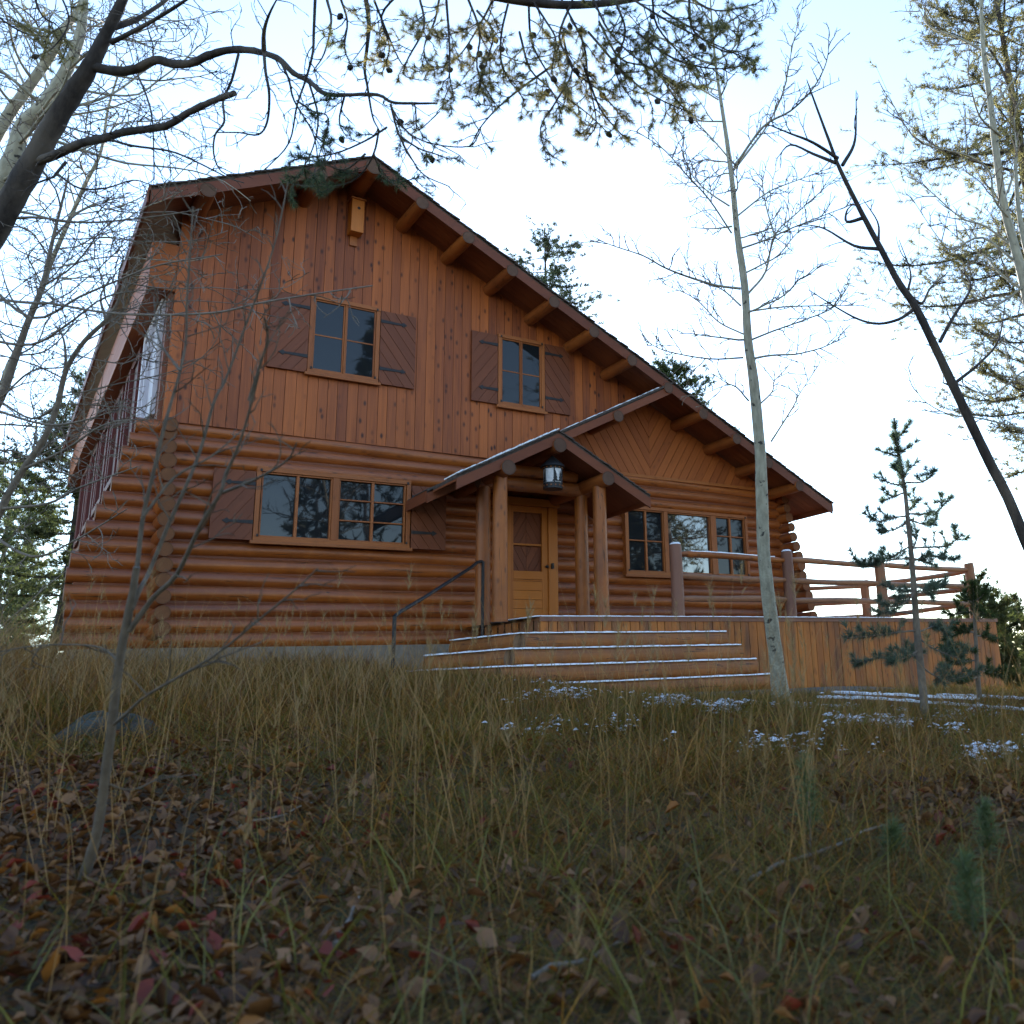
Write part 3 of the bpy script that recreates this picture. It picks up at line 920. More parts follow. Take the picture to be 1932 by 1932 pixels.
def snow_strip(mb, pts, width, h, seed):
    """soft ribbon of snow lying along a polyline"""
    r_ = random.Random(seed)
    P = []
    for i in range(len(pts) - 1):
        a_, b_ = np.array(pts[i]), np.array(pts[i + 1]); L = np.linalg.norm(b_ - a_); k = max(2, int(L / .09))
        for q in range(k): P.append(a_ + (b_ - a_) * q / k)
    P.append(np.array(pts[-1]))
    P = np.array(P); T = np.gradient(P, axis=0); T /= np.linalg.norm(T, axis=1)[:, None]
    Nn = np.stack([-T[:, 1], T[:, 0], 0 * T[:, 0]], 1); Nn /= np.linalg.norm(Nn, axis=1)[:, None]
    prof = [(-.5, 0), (-.5, .65), (-.36, 1), (.36, 1), (.5, .65), (.5, 0)]
    V, n = [], len(prof)
    for i, p in enumerate(P):
        hh = h * r_.uniform(.72, 1.2); ww = width * r_.uniform(.93, 1.05)
        for (a_, b_) in prof: V.append(p + Nn[i] * a_ * ww + np.array([0, 0, b_ * hh]))
    fs = [(i * n + j, (i + 1) * n + j, (i + 1) * n + j + 1, i * n + j + 1) for i in range(len(P) - 1) for j in range(n - 1)]
    fs += [tuple(range(n)), tuple(range(len(V) - 1, len(V) - n - 1, -1))]
    mb.add(V, fs, [(0, 0, 0)] * len(V))


mb = MB(43)
snow_strip(mb, [(6.57, -.78, DZ), (6.88, -2.13, DZ), (10, -2.15, DZ + .003), (15.5, -2.15, DZ + .003)], .13, .017, 3)
mb.build('snow', M_SNOW, deck, smooth=True)
POSTS = [(9.65, -2.06, 2.55, .115), (12.35, -2.06, 2.55, .115), (15.02, -2.06, 2.55, .12), (18.14, -2.06, 2.55, .12), (17.85, 1.0, 2.52, .12)]
for i, (xc, yc, zt, r_) in enumerate(POSTS):
    mb = MB(440 + i)
    zs = [1.2, 1.6, 2.2, zt - .05, zt - .015, zt]
    mb.tube([(xc + .01 * math.sin(q), yc, z_) for q, z_ in enumerate(zs)], [r_, r_ * .99, r_ * .96, r_ * .95, r_ * .9, r_ * .8], 20, True)
    ps = mb.build('railing_post', M_GPOST if i < 2 else M_RAIL, deck, smooth=True)
    if i < 2:
        mb = MB(450 + i)
        mb.tube([(xc, yc, zt - .002), (xc, yc, zt + .012), (xc, yc, zt + .03), (xc, yc, zt + .036)], [r_ * .86, r_ * .84, r_ * .62, r_ * .2], 16, True)
        put(mb.build('snow', M_SNOW, deck, smooth=True), ps)
for si, (pa, pb) in enumerate(((0, 1), (1, 2), (2, 3), (3, 4))):
    A_, B_ = POSTS[pa], POSTS[pb]
    for ri, zz in enumerate((2.38, 1.98, 1.6)):
        mb = MB(460 + si * 5 + ri)
        n = 9; pts, rr = [], []
        for q in range(n):
            f = q / (n - 1); x_ = A_[0] + (B_[0] - A_[0]) * f; y_ = A_[1] + (B_[1] - A_[1]) * f
            pts.append((x_, y_, zz + .012 * math.sin(f * 5 + ri * 2 + si) - (.02 if si == 3 else 0)))
            rr.append(.058 * min(1, .62 + 4.5 * min(f, 1 - f)) * (1 + .06 * math.sin(f * 9 + ri)))
        mb.tube(pts, rr, 14, True)
        rl = mb.build('rail', M_POST if (si == 0 and ri == 0) else M_RAIL, deck, smooth=True)
        if si == 0 and ri == 0:
            mb = MB(490)
            snow_strip(mb, [(p[0], p[1], p[2] + .047) for p in pts[1:-1]], .075, .022, 9)
            put(mb.build('snow', M_SNOW, deck, smooth=True), rl)
for zz in (2.36, 1.96, 1.6):        # back run of the railing, on from the far post
    mb = MB(int(zz * 200))
    mb.tube([(17.85, 1.0, zz), (16.2, 2.0, zz), (14.6, 3.0, zz)], .052, 12, True)
    mb.build('rail', M_RAIL, deck, smooth=True)

steps = tag(empty('log_steps', (8.5, -3, 0)), 'four long half-log steps edged with snow climbing to the porch', 'steps')
ST = [(10.42, -2.47, .985, 6.5, (6.02, -1.1)), (10.5, -2.77, .735, 6.18, (5.45, -1.45)), (10.57, -3.07, .475, 5.84, (4.74, -2.36)), (10.62, -3.37, .205, 5.62, (4.6, -3.9))]
for i, (xr, yf, zt, xm, (xl, yl)) in enumerate(ST):
    mb = MB(500 + i)
    r_ = .145
    pts = [(xr, yf + r_, zt - r_ + .01), (xm + .5, yf + r_, zt - r_ + .01), (xm, yf + r_, zt - r_ + .01)]
    mb.tube([(xr, yf + r_, zt - r_), (9, yf + r_, zt - r_), (7.5, yf + r_, zt - r_), (xm - .02, yf + r_, zt - r_)], [r_, r_ * 1.02, r_ * .98, r_], 20, True)
    mb.tube([(xm - .03, yf + r_, zt - r_ - .004), ((xm + xl) / 2, (yf + yl) / 2 + r_, zt - r_ - .004), (xl, yl + r_, zt - r_ - .004)], [r_, r_, r_ * .97], 20, True)
    mb.prism([(xm, zt - .08), (xr - .03, zt - .08), (xr - .03, zt - .006), (xm, zt - .006)], yf + .1, yf + .44, (1, 0))
    stp = mb.build('step_log', M_STEP, steps, smooth=True)
    mb = MB(510 + i)
    snow_strip(mb, [(xr, yf + .16, zt - .012), (xm, yf + .16, zt - .012), (xl, yl + .16, zt - .012)], .24, .024, 20 + i)
    put(mb.build('snow', M_SNOW, steps, smooth=True), stp)

hr = tag(empty('handrail', (4.6, -2.7, .2)), 'black iron pipe handrail beside the left end of the steps', 'handrail')
mb = MB(520)
pa = np.array([4.34, -2.9, 1.17]); pb = np.array([6.28, -1.2, 2.2])
pts = [pa, pa + (pb - pa) * .06 + np.array([0, 0, .015])] + [pa + (pb - pa) * f for f in (.3, .6, .9)] + [pb + np.array([-.02, -.02, .012]), pb + np.array([.08, .03, .035]), pb + np.array([.2, .05, .03])]
mb.tube(pts, .026, 10)
mb.build('rail', M_METAL, hr, smooth=True)
for (q, zb) in ((pa, .1), (np.array([6.37, -1.19, 2.23]), .4)):
    mb = MB(int(q[0] * 10))
    mb.tube([q, (q[0], q[1], (q[2] + zb) / 2), (q[0], q[1], zb)], .026, 10)
    mb.build('post', M_METAL, hr, smooth=True)

# ------------------------------------------------------------------ vegetation helpers
def smooth_path(pts, k=4):
    """Catmull-Rom through points"""
    P = np.asarray(pts, float)
    if len(P) < 3: return np.linspace(P[0], P[-1], k + 1)
    Q = np.vstack([2 * P[0] - P[1], P, 2 * P[-1] - P[-2]])
    out = []
    for i in range(1, len(Q) - 2):
        for q in range(k):
            t = q / k
            out.append(.5 * (2 * Q[i] + (Q[i + 1] - Q[i - 1]) * t + (2 * Q[i - 1] - 5 * Q[i] + 4 * Q[i + 1] - Q[i + 2]) * t * t + (3 * Q[i] - Q[i - 1] - 3 * Q[i + 1] + Q[i + 2]) * t ** 3))
    out.append(P[-1])
    return np.array(out)


def px_path(uvs, d0, d1=None, wob=0.0, seed=0):
    """a limb seen along these photo points, at its own distance d0..d1 from the lens"""
    r_ = random.Random(seed); d1 = d0 if d1 is None else d1
    n = len(uvs)
    return smooth_path([at(u, v, d0 + (d1 - d0) * i / max(1, n - 1) + (r_.uniform(-wob, wob) if i else 0)) for i, (u, v) in enumerate(uvs)])


def unit(v): return v / (np.linalg.norm(v) + 1e-9)


TW_MIN = [.002]


def grow(mb, path, r0, r1, rg, spec, level=0, tips=None, n=None, draw=True):
    """draw a limb and let side twigs sprout from it; spec[level] = (spacing, length, angle, up, start, curl)"""
    m = len(path)
    f = np.linspace(0, 1, m)
    rad = r0 + (r1 - r0) * f
    if draw: mb.tube(path, rad, n or (7 if r0 > .03 else 5 if r0 > .008 else 3), True, rg.random())
    if tips is not None: tips.append(path)
    if level >= len(spec): return
    sp, ln, ang, up, st, curl = spec[level]
    seg = np.linalg.norm(np.diff(path, axis=0), axis=1); L = np.concatenate([[0], np.cumsum(seg)])
    s = L[-1] * st + rg.random() * sp
    while s < L[-1]:
        fr = s / L[-1]
        i = min(int(np.searchsorted(L, s)), m - 1); p = path[i - 1] + (path[i] - path[i - 1]) * ((s - L[i - 1]) / (seg[i - 1] + 1e-9))
        T = unit(path[i] - path[i - 1])
        rnd = np.array([rg.gauss(0, 1), rg.gauss(0, 1), rg.gauss(0, 1)]); side = unit(rnd - T * (rnd @ T))
        a_ = math.radians(ang + rg.uniform(-15, 15))
        d = unit(T * math.cos(a_) + side * math.sin(a_) + np.array([0, 0, up]))
        l = ln * rg.uniform(.45, 1.15) * (1 - .5 * fr)
        k = 5 if level == 0 else 4
        pts = [p]; dd = d
        bend = np.array([rg.gauss(0, 1), rg.gauss(0, 1), rg.gauss(0, 1) * .6]) * curl
        for q in range(k):
            dd = unit(dd + bend / k + np.array([rg.gauss(0, 1), rg.gauss(0, 1), rg.gauss(0, 1)]) * curl * .45 + np.array([0, 0, up * .35 / k]))
            pts.append(pts[-1] + dd * l / k)
        rb = max(min((r0 + (r1 - r0) * fr) * .62, l * .011 + .0012), TW_MIN[0] * (1.0 if level else 1.5))
        grow(mb, np.array(pts), rb, max(rb * .35, TW_MIN[0] * .6), rg, spec, level + 1, tips)
        s += sp * rg.uniform(.6, 1.5)


class Needles:
    def __init__(s): s.v, s.c = [], []

    def tuft(s, p, axis, n, ln, w, rs, col, spread=1.0, along=0.0):
        """n thin needles leaving a twig"""
        axis = unit(axis)
        d = rs.normal(size=(n, 3)); d = d - np.outer(d @ axis, axis); d /= np.linalg.norm(d, axis=1)[:, None] + 1e-9
        d = d * spread * rs.uniform(.5, 1.1, (n, 1)) + axis * rs.uniform(.35, 1.0, (n, 1)); d /= np.linalg.norm(d, axis=1)[:, None]
        b = p + np.outer(rs.uniform(-along, 0, n), axis)
        sd = np.cross(d, rs.normal(size=(n, 3))); sd /= np.linalg.norm(sd, axis=1)[:, None] + 1e-9
        l = ln * rs.uniform(.7, 1.15, (n, 1))
        s.v.append(np.stack([b - sd * w / 2, b + sd * w / 2, b + d * l], 1).reshape(-1, 3))
        c = np.array(col) * rs.uniform(.7, 1.35, (n, 1)) * np.array([1, 1, 1]); s.c.append(np.repeat(c, 3, 0))

    def build(s, name, parent, mat=None):
        V = np.concatenate(s.v); c = np.concatenate(s.c)
        return np_mesh(name, V, np.arange(len(V)), np.full(len(V) // 3, 3), mat or M_NEEDLE, parent, c)


GREEN = (.05, .075, .028)
GOLD = (.20, .175, .085)
BLUEG = (.095, .135, .11)


def pine(name, label, loc, h, crown0, R, seed, group=None, col=GREEN, ln=.16, w=.022, dens=1.0, lean=(0, 0), r0=None, taper=1.0, shape='pine', kn=14, mat=None):
    rg = random.Random(seed); rs = np.random.RandomState(seed)
    o = tag(empty(name, tuple(map(float, loc))), label, 'pine tree', group)
    L = np.array(loc, float)
    ax = lambda f: L + np.array([lean[0] * f + .05 * math.sin(f * 7 + seed), lean[1] * f + .05 * math.cos(f * 6), h * f - .1 * (f == 0)])
    r0 = r0 or h * .014
    mb = MB(seed); fs_ = np.linspace(0, 1, 14)
    mb.tube([ax(f) for f in fs_], [r0 * (1 - f * .93) for f in fs_], 10, True)
    mb.build('trunk', M_DARKBARK, o, smooth=True)
    mb = MB(seed + 1); nd = Needles()
    f = crown0
    while f < .985:
        g = (f - crown0) / (1 - crown0)
        prof = min(1.0, (1 - g) * 3.6) ** .62 * (.72 + .28 * (1 - g)) if shape == 'dome' else (1 - g) ** .75 * (.55 + .45 * min(1, g * 4)) if shape == 'cone' else (math.sin(math.pi * min(1, .12 + .86 * g)) ** .7) * (1 - .35 * g)
        nb_ = rg.randint(3, 5)
        a0 = rg.random() * 6.28
        for k in range(nb_):
            if rg.random() < .12: continue
            az = a0 + k * 6.28 / nb_ + rg.uniform(-.4, .4)
            l = R * prof * rg.uniform(.55, 1.15) + .15
            d = np.array([math.cos(az), math.sin(az), rg.uniform(-.25, .25) + .35 * g])
            p0 = ax(f); n_ = 7
            pts = [p0]
            dd = unit(d)
            for q in range(n_):
                dd = unit(dd + np.array([rg.gauss(0, .1), rg.gauss(0, .1), .10 if q > 2 else -.05]))
                pts.append(pts[-1] + dd * l / n_)
            pts = np.array(pts)
            mb.tube(pts, np.linspace(max(.006, l * .014), .004, n_ + 1), 4, False)
            cl = np.array(col) * rg.uniform(.65, 1.3)
            m = max(2, int(l / .3 * 3.2 * dens))
            for q in range(m):
                t = rg.uniform(.22, 1.0) ** .8
                i = min(int(t * n_), n_ - 1); p = pts[i] + (pts[i + 1] - pts[i]) * (t * n_ - i)
                if q % 3:
                    wv = l * .13 + .05; p1 = p + np.array([rg.gauss(0, wv), rg.gauss(0, wv), rg.gauss(.02, wv * .9)]); mb.tube([p, p1], [.005, .003], 3, False); p = p1
                tw = unit((pts[i + 1] - pts[i]) + np.array([rg.gauss(0, .5), rg.gauss(0, .5), rg.uniform(-.1, .5)]) * l / n_ * 1.4)
                e_ = p + tw * rg.uniform(.08, .3) * min(1, l * .6 + .2)
                mb.tube([p, e_], [.004, .0025], 3, False)
                nd.tuft(e_, tw, kn, ln, w, rs, cl, 1.1, .16)
                nd.tuft(p + (e_ - p) * .5, tw, kn // 2, ln * .9, w, rs, cl, 1.2, .1)
        f += rg.uniform(.7, 1.3) * .42 / h * (1.0 / max(.5, dens ** .5)) * (1.6 if h > 9 else 1)
    nd.tuft(ax(1.0), np.array([0, 0, 1.0]), kn * 2, ln, w, rs, col, .6, .3)
    mb.build('branches', M_DARKBARK, o)
    nd.build('needles', o, mat)
    return o


def copy_tree(src, loc, rz, sc, label):
    o = src.copy(); C.objects.link(o); o.location = loc; o.rotation_euler = (0, 0, rz); o.scale = (sc, sc, sc * random.Random(label).uniform(.95, 1.08)); o['label'] = label
    for ch in list(src.children):
        c = ch.copy(); C.objects.link(c); c.parent = o
    return o


# ------------------------------------------------------------------ pines behind the house
def foot(u, v, d):
    p = at(u, v, d); return (p[0], p[1], float(gz(p[0], p[1])) - .05)


def height_to(u, v, d):
    p = at(u, v, d); return p[2] - float(gz(p[0], p[1]))


BG = 'pines standing behind the house'
pine('pine_tree', 'broad round-topped pine rising above the long roof slope', foot(1022, 600, 30), height_to(1036, 404, 30) + .1, .62, 1.75, 41, BG, (.085, .11, .07), .15, .025, 2.6, (.2, 0), kn=14, shape='dome')
pine('pine_tree', 'small pointed pine top peeping over the roof right of the entry gable', foot(1275, 740, 33), height_to(1272, 662, 33), .4, 1.9, 42, BG, GREEN, .15, .026, 3.0, kn=16, shape='dome')
pl = pine('pine_tree', 'tall dark pine close behind the left end of the house', foot(112, 1100, 26), height_to(175, 640, 26), .12, 2.3, 43, 'pines beyond the left end of the house', (.075, .095, .045), .17, .028, 2.2, (.3, 0), kn=15, mat=M_NEEDLE2)
copy_tree(pl, foot(0, 1100, 34), 1.9, 1.0, 'pale green pine at the left edge of the photo')
copy_tree(pl, foot(60, 1000, 40), 4.1, .72, 'lower distant pine between the tall dark pine and the left edge')
pr = pine('pine_tree', 'sunlit bushy pine just past the far right corner of the deck', foot(1870, 1290, 26), height_to(1880, 1068, 26), .03, 1.3, 44, 'pines beyond the deck', (.08, .095, .035), .15, .026, 3.6, shape='cone', kn=18, mat=M_NEEDLE2)
copy_tree(pr, foot(1926, 1300, 30), 2.2, 1.0, 'slim pine at the right edge beyond the deck')
copy_tree(pr, foot(1815, 1290, 29), 4.0, .74, 'short sunlit pine peeping over the deck rails')

# ------------------------------------------------------------------ right-hand trees
ASP = [(.09, .52, 48, .28, .15, .35), (.075, .2, 45, .2, .2, .4)]


def traced_tree(name, label, cat, trunk, radii, branches, bark, twig_bark, seed, spec, group=None, twigs='twigs', n=14, auto=0, al=1.5, f0=.35):
    rg = random.Random(seed)
    TW_MIN[0] = ((.00030 if len(spec) > 2 else .00042) * float(np.linalg.norm(trunk[len(trunk) // 2] - CAM)) + .0006)
    o = tag(empty(name, tuple(map(float, trunk[0]))), label, cat, group)
    mb = MB(seed)
    rr = np.interp(np.linspace(0, 1, len(trunk)), np.linspace(0, 1, len(radii)), radii)
    mb.tube(trunk, rr, n, True, .4, .05)
    mb.build('trunk', bark, o, smooth=True)
    mb = MB(seed + 1); mt = MB(seed + 2)
    for pth, b0, b1 in branches:
        mb.tube(pth, np.linspace(b0, b1, len(pth)), 6, True, rg.random())
        grow(mt, pth, b0 * .7, b1, rg, spec, 0, None, draw=False)
    for q in range(auto):
        i = int(len(trunk) * (f0 + (.98 - f0) * (q + rg.random()) / auto)); i = min(i, len(trunk) - 2)
        T = unit(trunk[i + 1] - trunk[i]); d = np.array([rg.gauss(0, 1), rg.gauss(0, 1), rg.gauss(.1, .35)]); d = unit(d - T * (d @ T) + T * .35)
        l_ = al * rg.uniform(.5, 1.3); pts = [trunk[i]]
        for z_ in range(7):
            d = unit(d + np.array([rg.gauss(0, .2), rg.gauss(0, .2), rg.gauss(.05, .16)])); pts.append(pts[-1] + d * l_ / 7)
        pts = smooth_path(pts, 2); b0 = max(TW_MIN[0] * 2, rr[i] * .28)
        mb.tube(pts, np.linspace(b0, TW_MIN[0], len(pts)), 5, True, rg.random())
        grow(mt, pts, b0 * .7, TW_MIN[0], rg, spec, 0, None, draw=False)
    mb.build('branches', bark if twig_bark is None else bark, o, smooth=True)
    if mt.v: mt.build(twigs, twig_bark or bark, o)
    return o


def c3p(x, y): return (1106.9 + x * .4271, y * .4271)


DA = 10.6
trunk = px_path([(1478, 1352), (1470, 1290), (1462, 1225), (1450, 1130), (1441, 1040), (1437, 930), (1434, 850), (1422, 720), (1411, 640), (1405, 540), (1392, 450), (1382, 350), (1372, 270), (1360, 190), (1350, 120), (1343, 40), (1338, -30)], DA)
brs = [
    ([(640, 1030), (540, 880), (430, 760), (340, 660), (220, 580)], -1.2), ([(630, 910), (540, 850), (470, 780), (430, 690), (425, 560)], .8),
    ([(680, 1275), (570, 1260), (440, 1220), (340, 1180), (250, 1130), (130, 1090), (50, 1060)], -.9),
    ([(715, 1295), (790, 1200), (830, 1040), (930, 940), (1030, 850), (1120, 770)], 1.0), ([(830, 1040), (790, 900), (770, 760)], .5),
    ([(650, 750), (720, 660), (800, 550), (870, 400), (910, 200), (960, 0)], 1.2), ([(650, 740), (780, 560), (900, 490), (1000, 390), (1060, 270), (1070, 150)], -.8),
    ([(665, 955), (800, 850), (920, 800), (1080, 740)], 1.1), ([(690, 1095), (790, 1060), (900, 1010), (1000, 970), (1180, 900)], -1.0),
    ([(720, 1375), (880, 1355), (1090, 1350), (1200, 1350)], 1.3), ([(730, 1500), (830, 1460), (970, 1410), (1100, 1350), (1160, 1230)], -.7),
    ([(690, 1475), (580, 1420), (480, 1320), (330, 1250)], .9), ([(690, 1580), (540, 1585), (350, 1550), (250, 1500)], -1.0),
    ([(715, 1770), (640, 1700), (520, 1740)], -.6), ([(760, 1790), (820, 1730), (830, 1680), (900, 1640)], .6), ([(815, 1950), (910, 1800), (940, 1740), (1020, 1620)], .7),
    ([(570, 290), (490, 260), (440, 200)], -.5), ([(580, 265), (650, 210), (680, 100), (780, 90), (800, 20)], .6), ([(580, 440), (480, 380), (400, 340)], .6),
    ([(620, 690), (560, 620), (470, 520), (400, 420)], 1.0), ([(590, 430), (620, 360), (610, 290)], -.3), ([(680, 1350), (600, 1280), (520, 1250)], .8), ([(640, 1000), (560, 1010), (460, 1005)], .5)]
bl = []
for i, (q, dd) in enumerate(brs):
    pth = px_path([c3p(*p) for p in q], DA, DA + dd, .06, i)
    bl.append((pth, .016 if len(q) > 5 else .012, .004))
traced_tree('aspen_tree', 'tall pale bare aspen with black scars in front of the deck skirt', 'aspen tree', trunk, [.118, .087, .077, .071, .063, .051, .041, .03, .021, .013, .007], bl, M_ASPEN, M_GREYBARK, 60, ASP, n=18, auto=14, al=1.0, f0=.45)

DD = 9.0
trunk = px_path([(2090, 1420), (2035, 1270), (1985, 1140), (1934, 1018), (1903, 942), (1866, 870), (1828, 790), (1790, 710), (1762, 650), (1726, 577), (1696, 534), (1662, 470), (1628, 406), (1585, 320), (1564, 265), (1534, 184), (1522, 150)], DD)
brs = [([(1560, 1510), (1620, 1400), (1690, 1290), (1690, 1240), (1640, 1180)], .5), ([(1440, 1370), (1380, 1410), (1290, 1430), (1200, 1410), (1090, 1350), (980, 1280)], -.5),
       ([(1420, 1280), (1430, 1200), (1380, 1060)], .3), ([(1290, 1100), (1180, 1085), (1050, 1010), (950, 990)], .5), ([(1290, 1060), (1285, 980), (1220, 880)], .2),
       ([(1130, 730), (1180, 640), (1190, 540), (1190, 400)], .4), ([(1110, 700), (1000, 630), (900, 590), (800, 550)], -.6), ([(1630, 1690), (1740, 1600), (1820, 1500), (1850, 1320)], .5),
       ([(1230, 960), (1150, 980), (1150, 930), (1180, 900)], .2), ([(1420, 1300), (1480, 1340), (1520, 1270), (1600, 1200)], .3), ([(1540, 1535), (1500, 1520)], .1), ([(1600, 1700), (1570, 1690)], .1), ([(1100, 720), (1000, 680), (900, 640), (840, 700)], .5)]
bl = [(px_path([c3p(*p) for p in q], DD, DD + dd, .05, i), .02 if len(q) > 3 else .014, .004) for i, (q, dd) in enumerate(brs)]
traced_tree('dead_tree', 'leaning dark dead tree with bare broken twigs at the right edge', 'dead tree', trunk, [.062, .057, .052, .046, .038, .028, .017, .004], bl, M_DARKBARK, M_DARKBARK, 70, [(.3, .45, 50, .1, .2, .4), (.16, .16, 50, .05, .3, .4)])

# tall pine and pale aspens off the right edge
pb = foot(2065, 1300, 17)
pine('pine_tree', 'very tall pale green pine rising past the top right corner', pb, height_to(1860, -140, 17) + 1.2, .3, 3.0, 47, None, (.19, .18, .10), .11, .015, 2.8, tuple((at(1862, -140, 17.5) - at(2065, 1300, 17))[:2]), .2, kn=15, mat=M_NEEDLE2)
trunk = px_path([(2040, 1330), (1990, 960), (1950, 640), (1932, 534), (1910, 448), (1893, 384), (1880, 290), (1868, 190), (1855, 90), (1850, -40)], 13)
bl = [(px_path([c3p(*p) for p in q], 13, 13 + dd, .1, i), .02, .004) for i, (q, dd) in enumerate([
    ([(1900, 1100), (1760, 1000), (1650, 960), (1500, 830), (1400, 770)], .8), ([(1880, 980), (1800, 880), (1780, 760), (1690, 690), (1530, 650), (1440, 600), (1340, 440), (1310, 400)], -.8),
    ([(1920, 1180), (1750, 1050), (1620, 1100), (1560, 1060), (1420, 850)], .5), ([(1860, 850), (1900, 700), (1890, 520), (1930, 400)], .6), ([(1830, 600), (1740, 520), (1700, 400), (1680, 300)], -.6),
    ([(1810, 450), (1900, 330), (1930, 250)], .4), ([(1790, 250), (1650, 170), (1520, 120), (1480, 60), (1450, 0)], .7), ([(1940, 1260), (1800, 1350), (1700, 1300), (1640, 1180)], -.5), ([(1950, 1300), (1830, 1210), (1760, 1130), (1700, 1100), (1560, 980)], .7)])]
traced_tree('aspen_tree', 'pale bare aspen in front of the very tall pine', 'aspen tree', trunk, [.1, .08, .065, .055, .04, .02], bl, M_ASPEN, M_GREYBARK, 80, [(.2, .8, 45, .25, .1, .3), (.12, .3, 45, .2, .25, .4)])
trunk = px_path([(2110, 1330), (2060, 1000), (2010, 780), (1985, 660), (1960, 560), (1925, 420), (1915, 300)], 12)
bl = [(px_path([c3p(*p) for p in q], 12, 12 + dd, .1, i), .016, .004) for i, (q, dd) in enumerate([
    ([(1990, 1500), (1870, 1400), (1760, 1330), (1690, 1290)], .5), ([(2010, 1600), (1900, 1540), (1800, 1500), (1660, 1560)], .6), ([(2020, 1660), (1932, 1640), (1800, 1740), (1700, 1720), (1650, 1680)], -.5),
    ([(2100, 1950), (1932, 1900), (1750, 1850), (1600, 1830), (1480, 1760), (1430, 1650)], .6), ([(2060, 1800), (1932, 1700), (1860, 1600), (1840, 1420)], .5)])]
traced_tree('aspen_tree', 'thin bare aspen whose low twigs reach in from the right edge', 'aspen tree', trunk, [.08, .06, .045, .02], bl, M_ASPEN, M_GREYBARK, 84, [(.2, .6, 45, .2, .15, .3), (.12, .22, 45, .2, .25, .4)])


# ------------------------------------------------------------------ young pines by the deck
def c5p(x, y): return (1257.8 + x * .34896, 704.4 + y * .34896)


def sapling(name, label, trunk, r0, whorls, d, seed, col, ln=.08, w=.0055, kn=40, cat='young pine'):
    rg = random.Random(seed); rs = np.random.RandomState(seed)
    o = tag(empty(name, tuple(map(float, trunk[0]))), label, cat, None)
    mb = MB(seed); mb.tube(trunk, np.linspace(r0, .008, len(trunk)), 9, True, .3); mb.build('trunk', M_GREYBARK, o, smooth=True)
    mb = MB(seed + 1); nd = Needles(); mc = MB(seed + 2)
    for (pts, dd, t0) in whorls:
        pth = px_path(pts, d, d + dd, .03, rg.randint(0, 999))
        mb.tube(pth, np.linspace(.010, .005, len(pth)), 5, False, .3)
        L = np.linalg.norm(np.diff(pth, axis=0), axis=1).sum()
        subs = [(pth, t0)]
        for q in range(int(L / .075)):
            f = rg.uniform(max(.2, t0), 1); i = min(int(f * (len(pth) - 1)), len(pth) - 2)
            dr = unit(pth[i + 1] - pth[i] + np.array([rg.gauss(0, 1), rg.gauss(0, 1), rg.gauss(.5, .6)]) * .06)
            sp_ = np.array([pth[i], pth[i] + dr * .06, pth[i] + dr * .12 + np.array([0, 0, .02])])
            subs.append((sp_, .1)); mb.tube(sp_, [.005, .004, .003], 3, False)
        for sp_, tt in subs:
            seg = np.linalg.norm(np.diff(sp_, axis=0), axis=1); LL = seg.sum(); k = max(2, int(LL * (1 - tt) / .022))
            for q in range(k):
                f = tt + (1 - tt) * (q + rg.random()) / k; x_ = f * (len(sp_) - 1); i = min(int(x_), len(sp_) - 2)
                p = sp_[i] + (sp_[i + 1] - sp_[i]) * (x_ - i)
                nd.tuft(p, sp_[i + 1] - sp_[i], kn // 3, ln, w, rs, np.array(col) * rg.uniform(.7, 1.25), 1.0, .02)
            nd.tuft(sp_[-1], sp_[-1] - sp_[-2], kn, ln, w, rs, col, .8, .04)
    for q in range(len(trunk) // 3):     # needles on the leader
        i = len(trunk) - 2 - q
        for z_ in range(6): nd.tuft(trunk[i] + (trunk[i + 1] - trunk[i]) * rg.random(), trunk[i + 1] - trunk[i], kn // 2, ln, w, rs, col, 1.0, .04)
    mb.build('branches', M_GREYBARK, o); nd.build('needles', o, M_NEEDLE2)
    return o


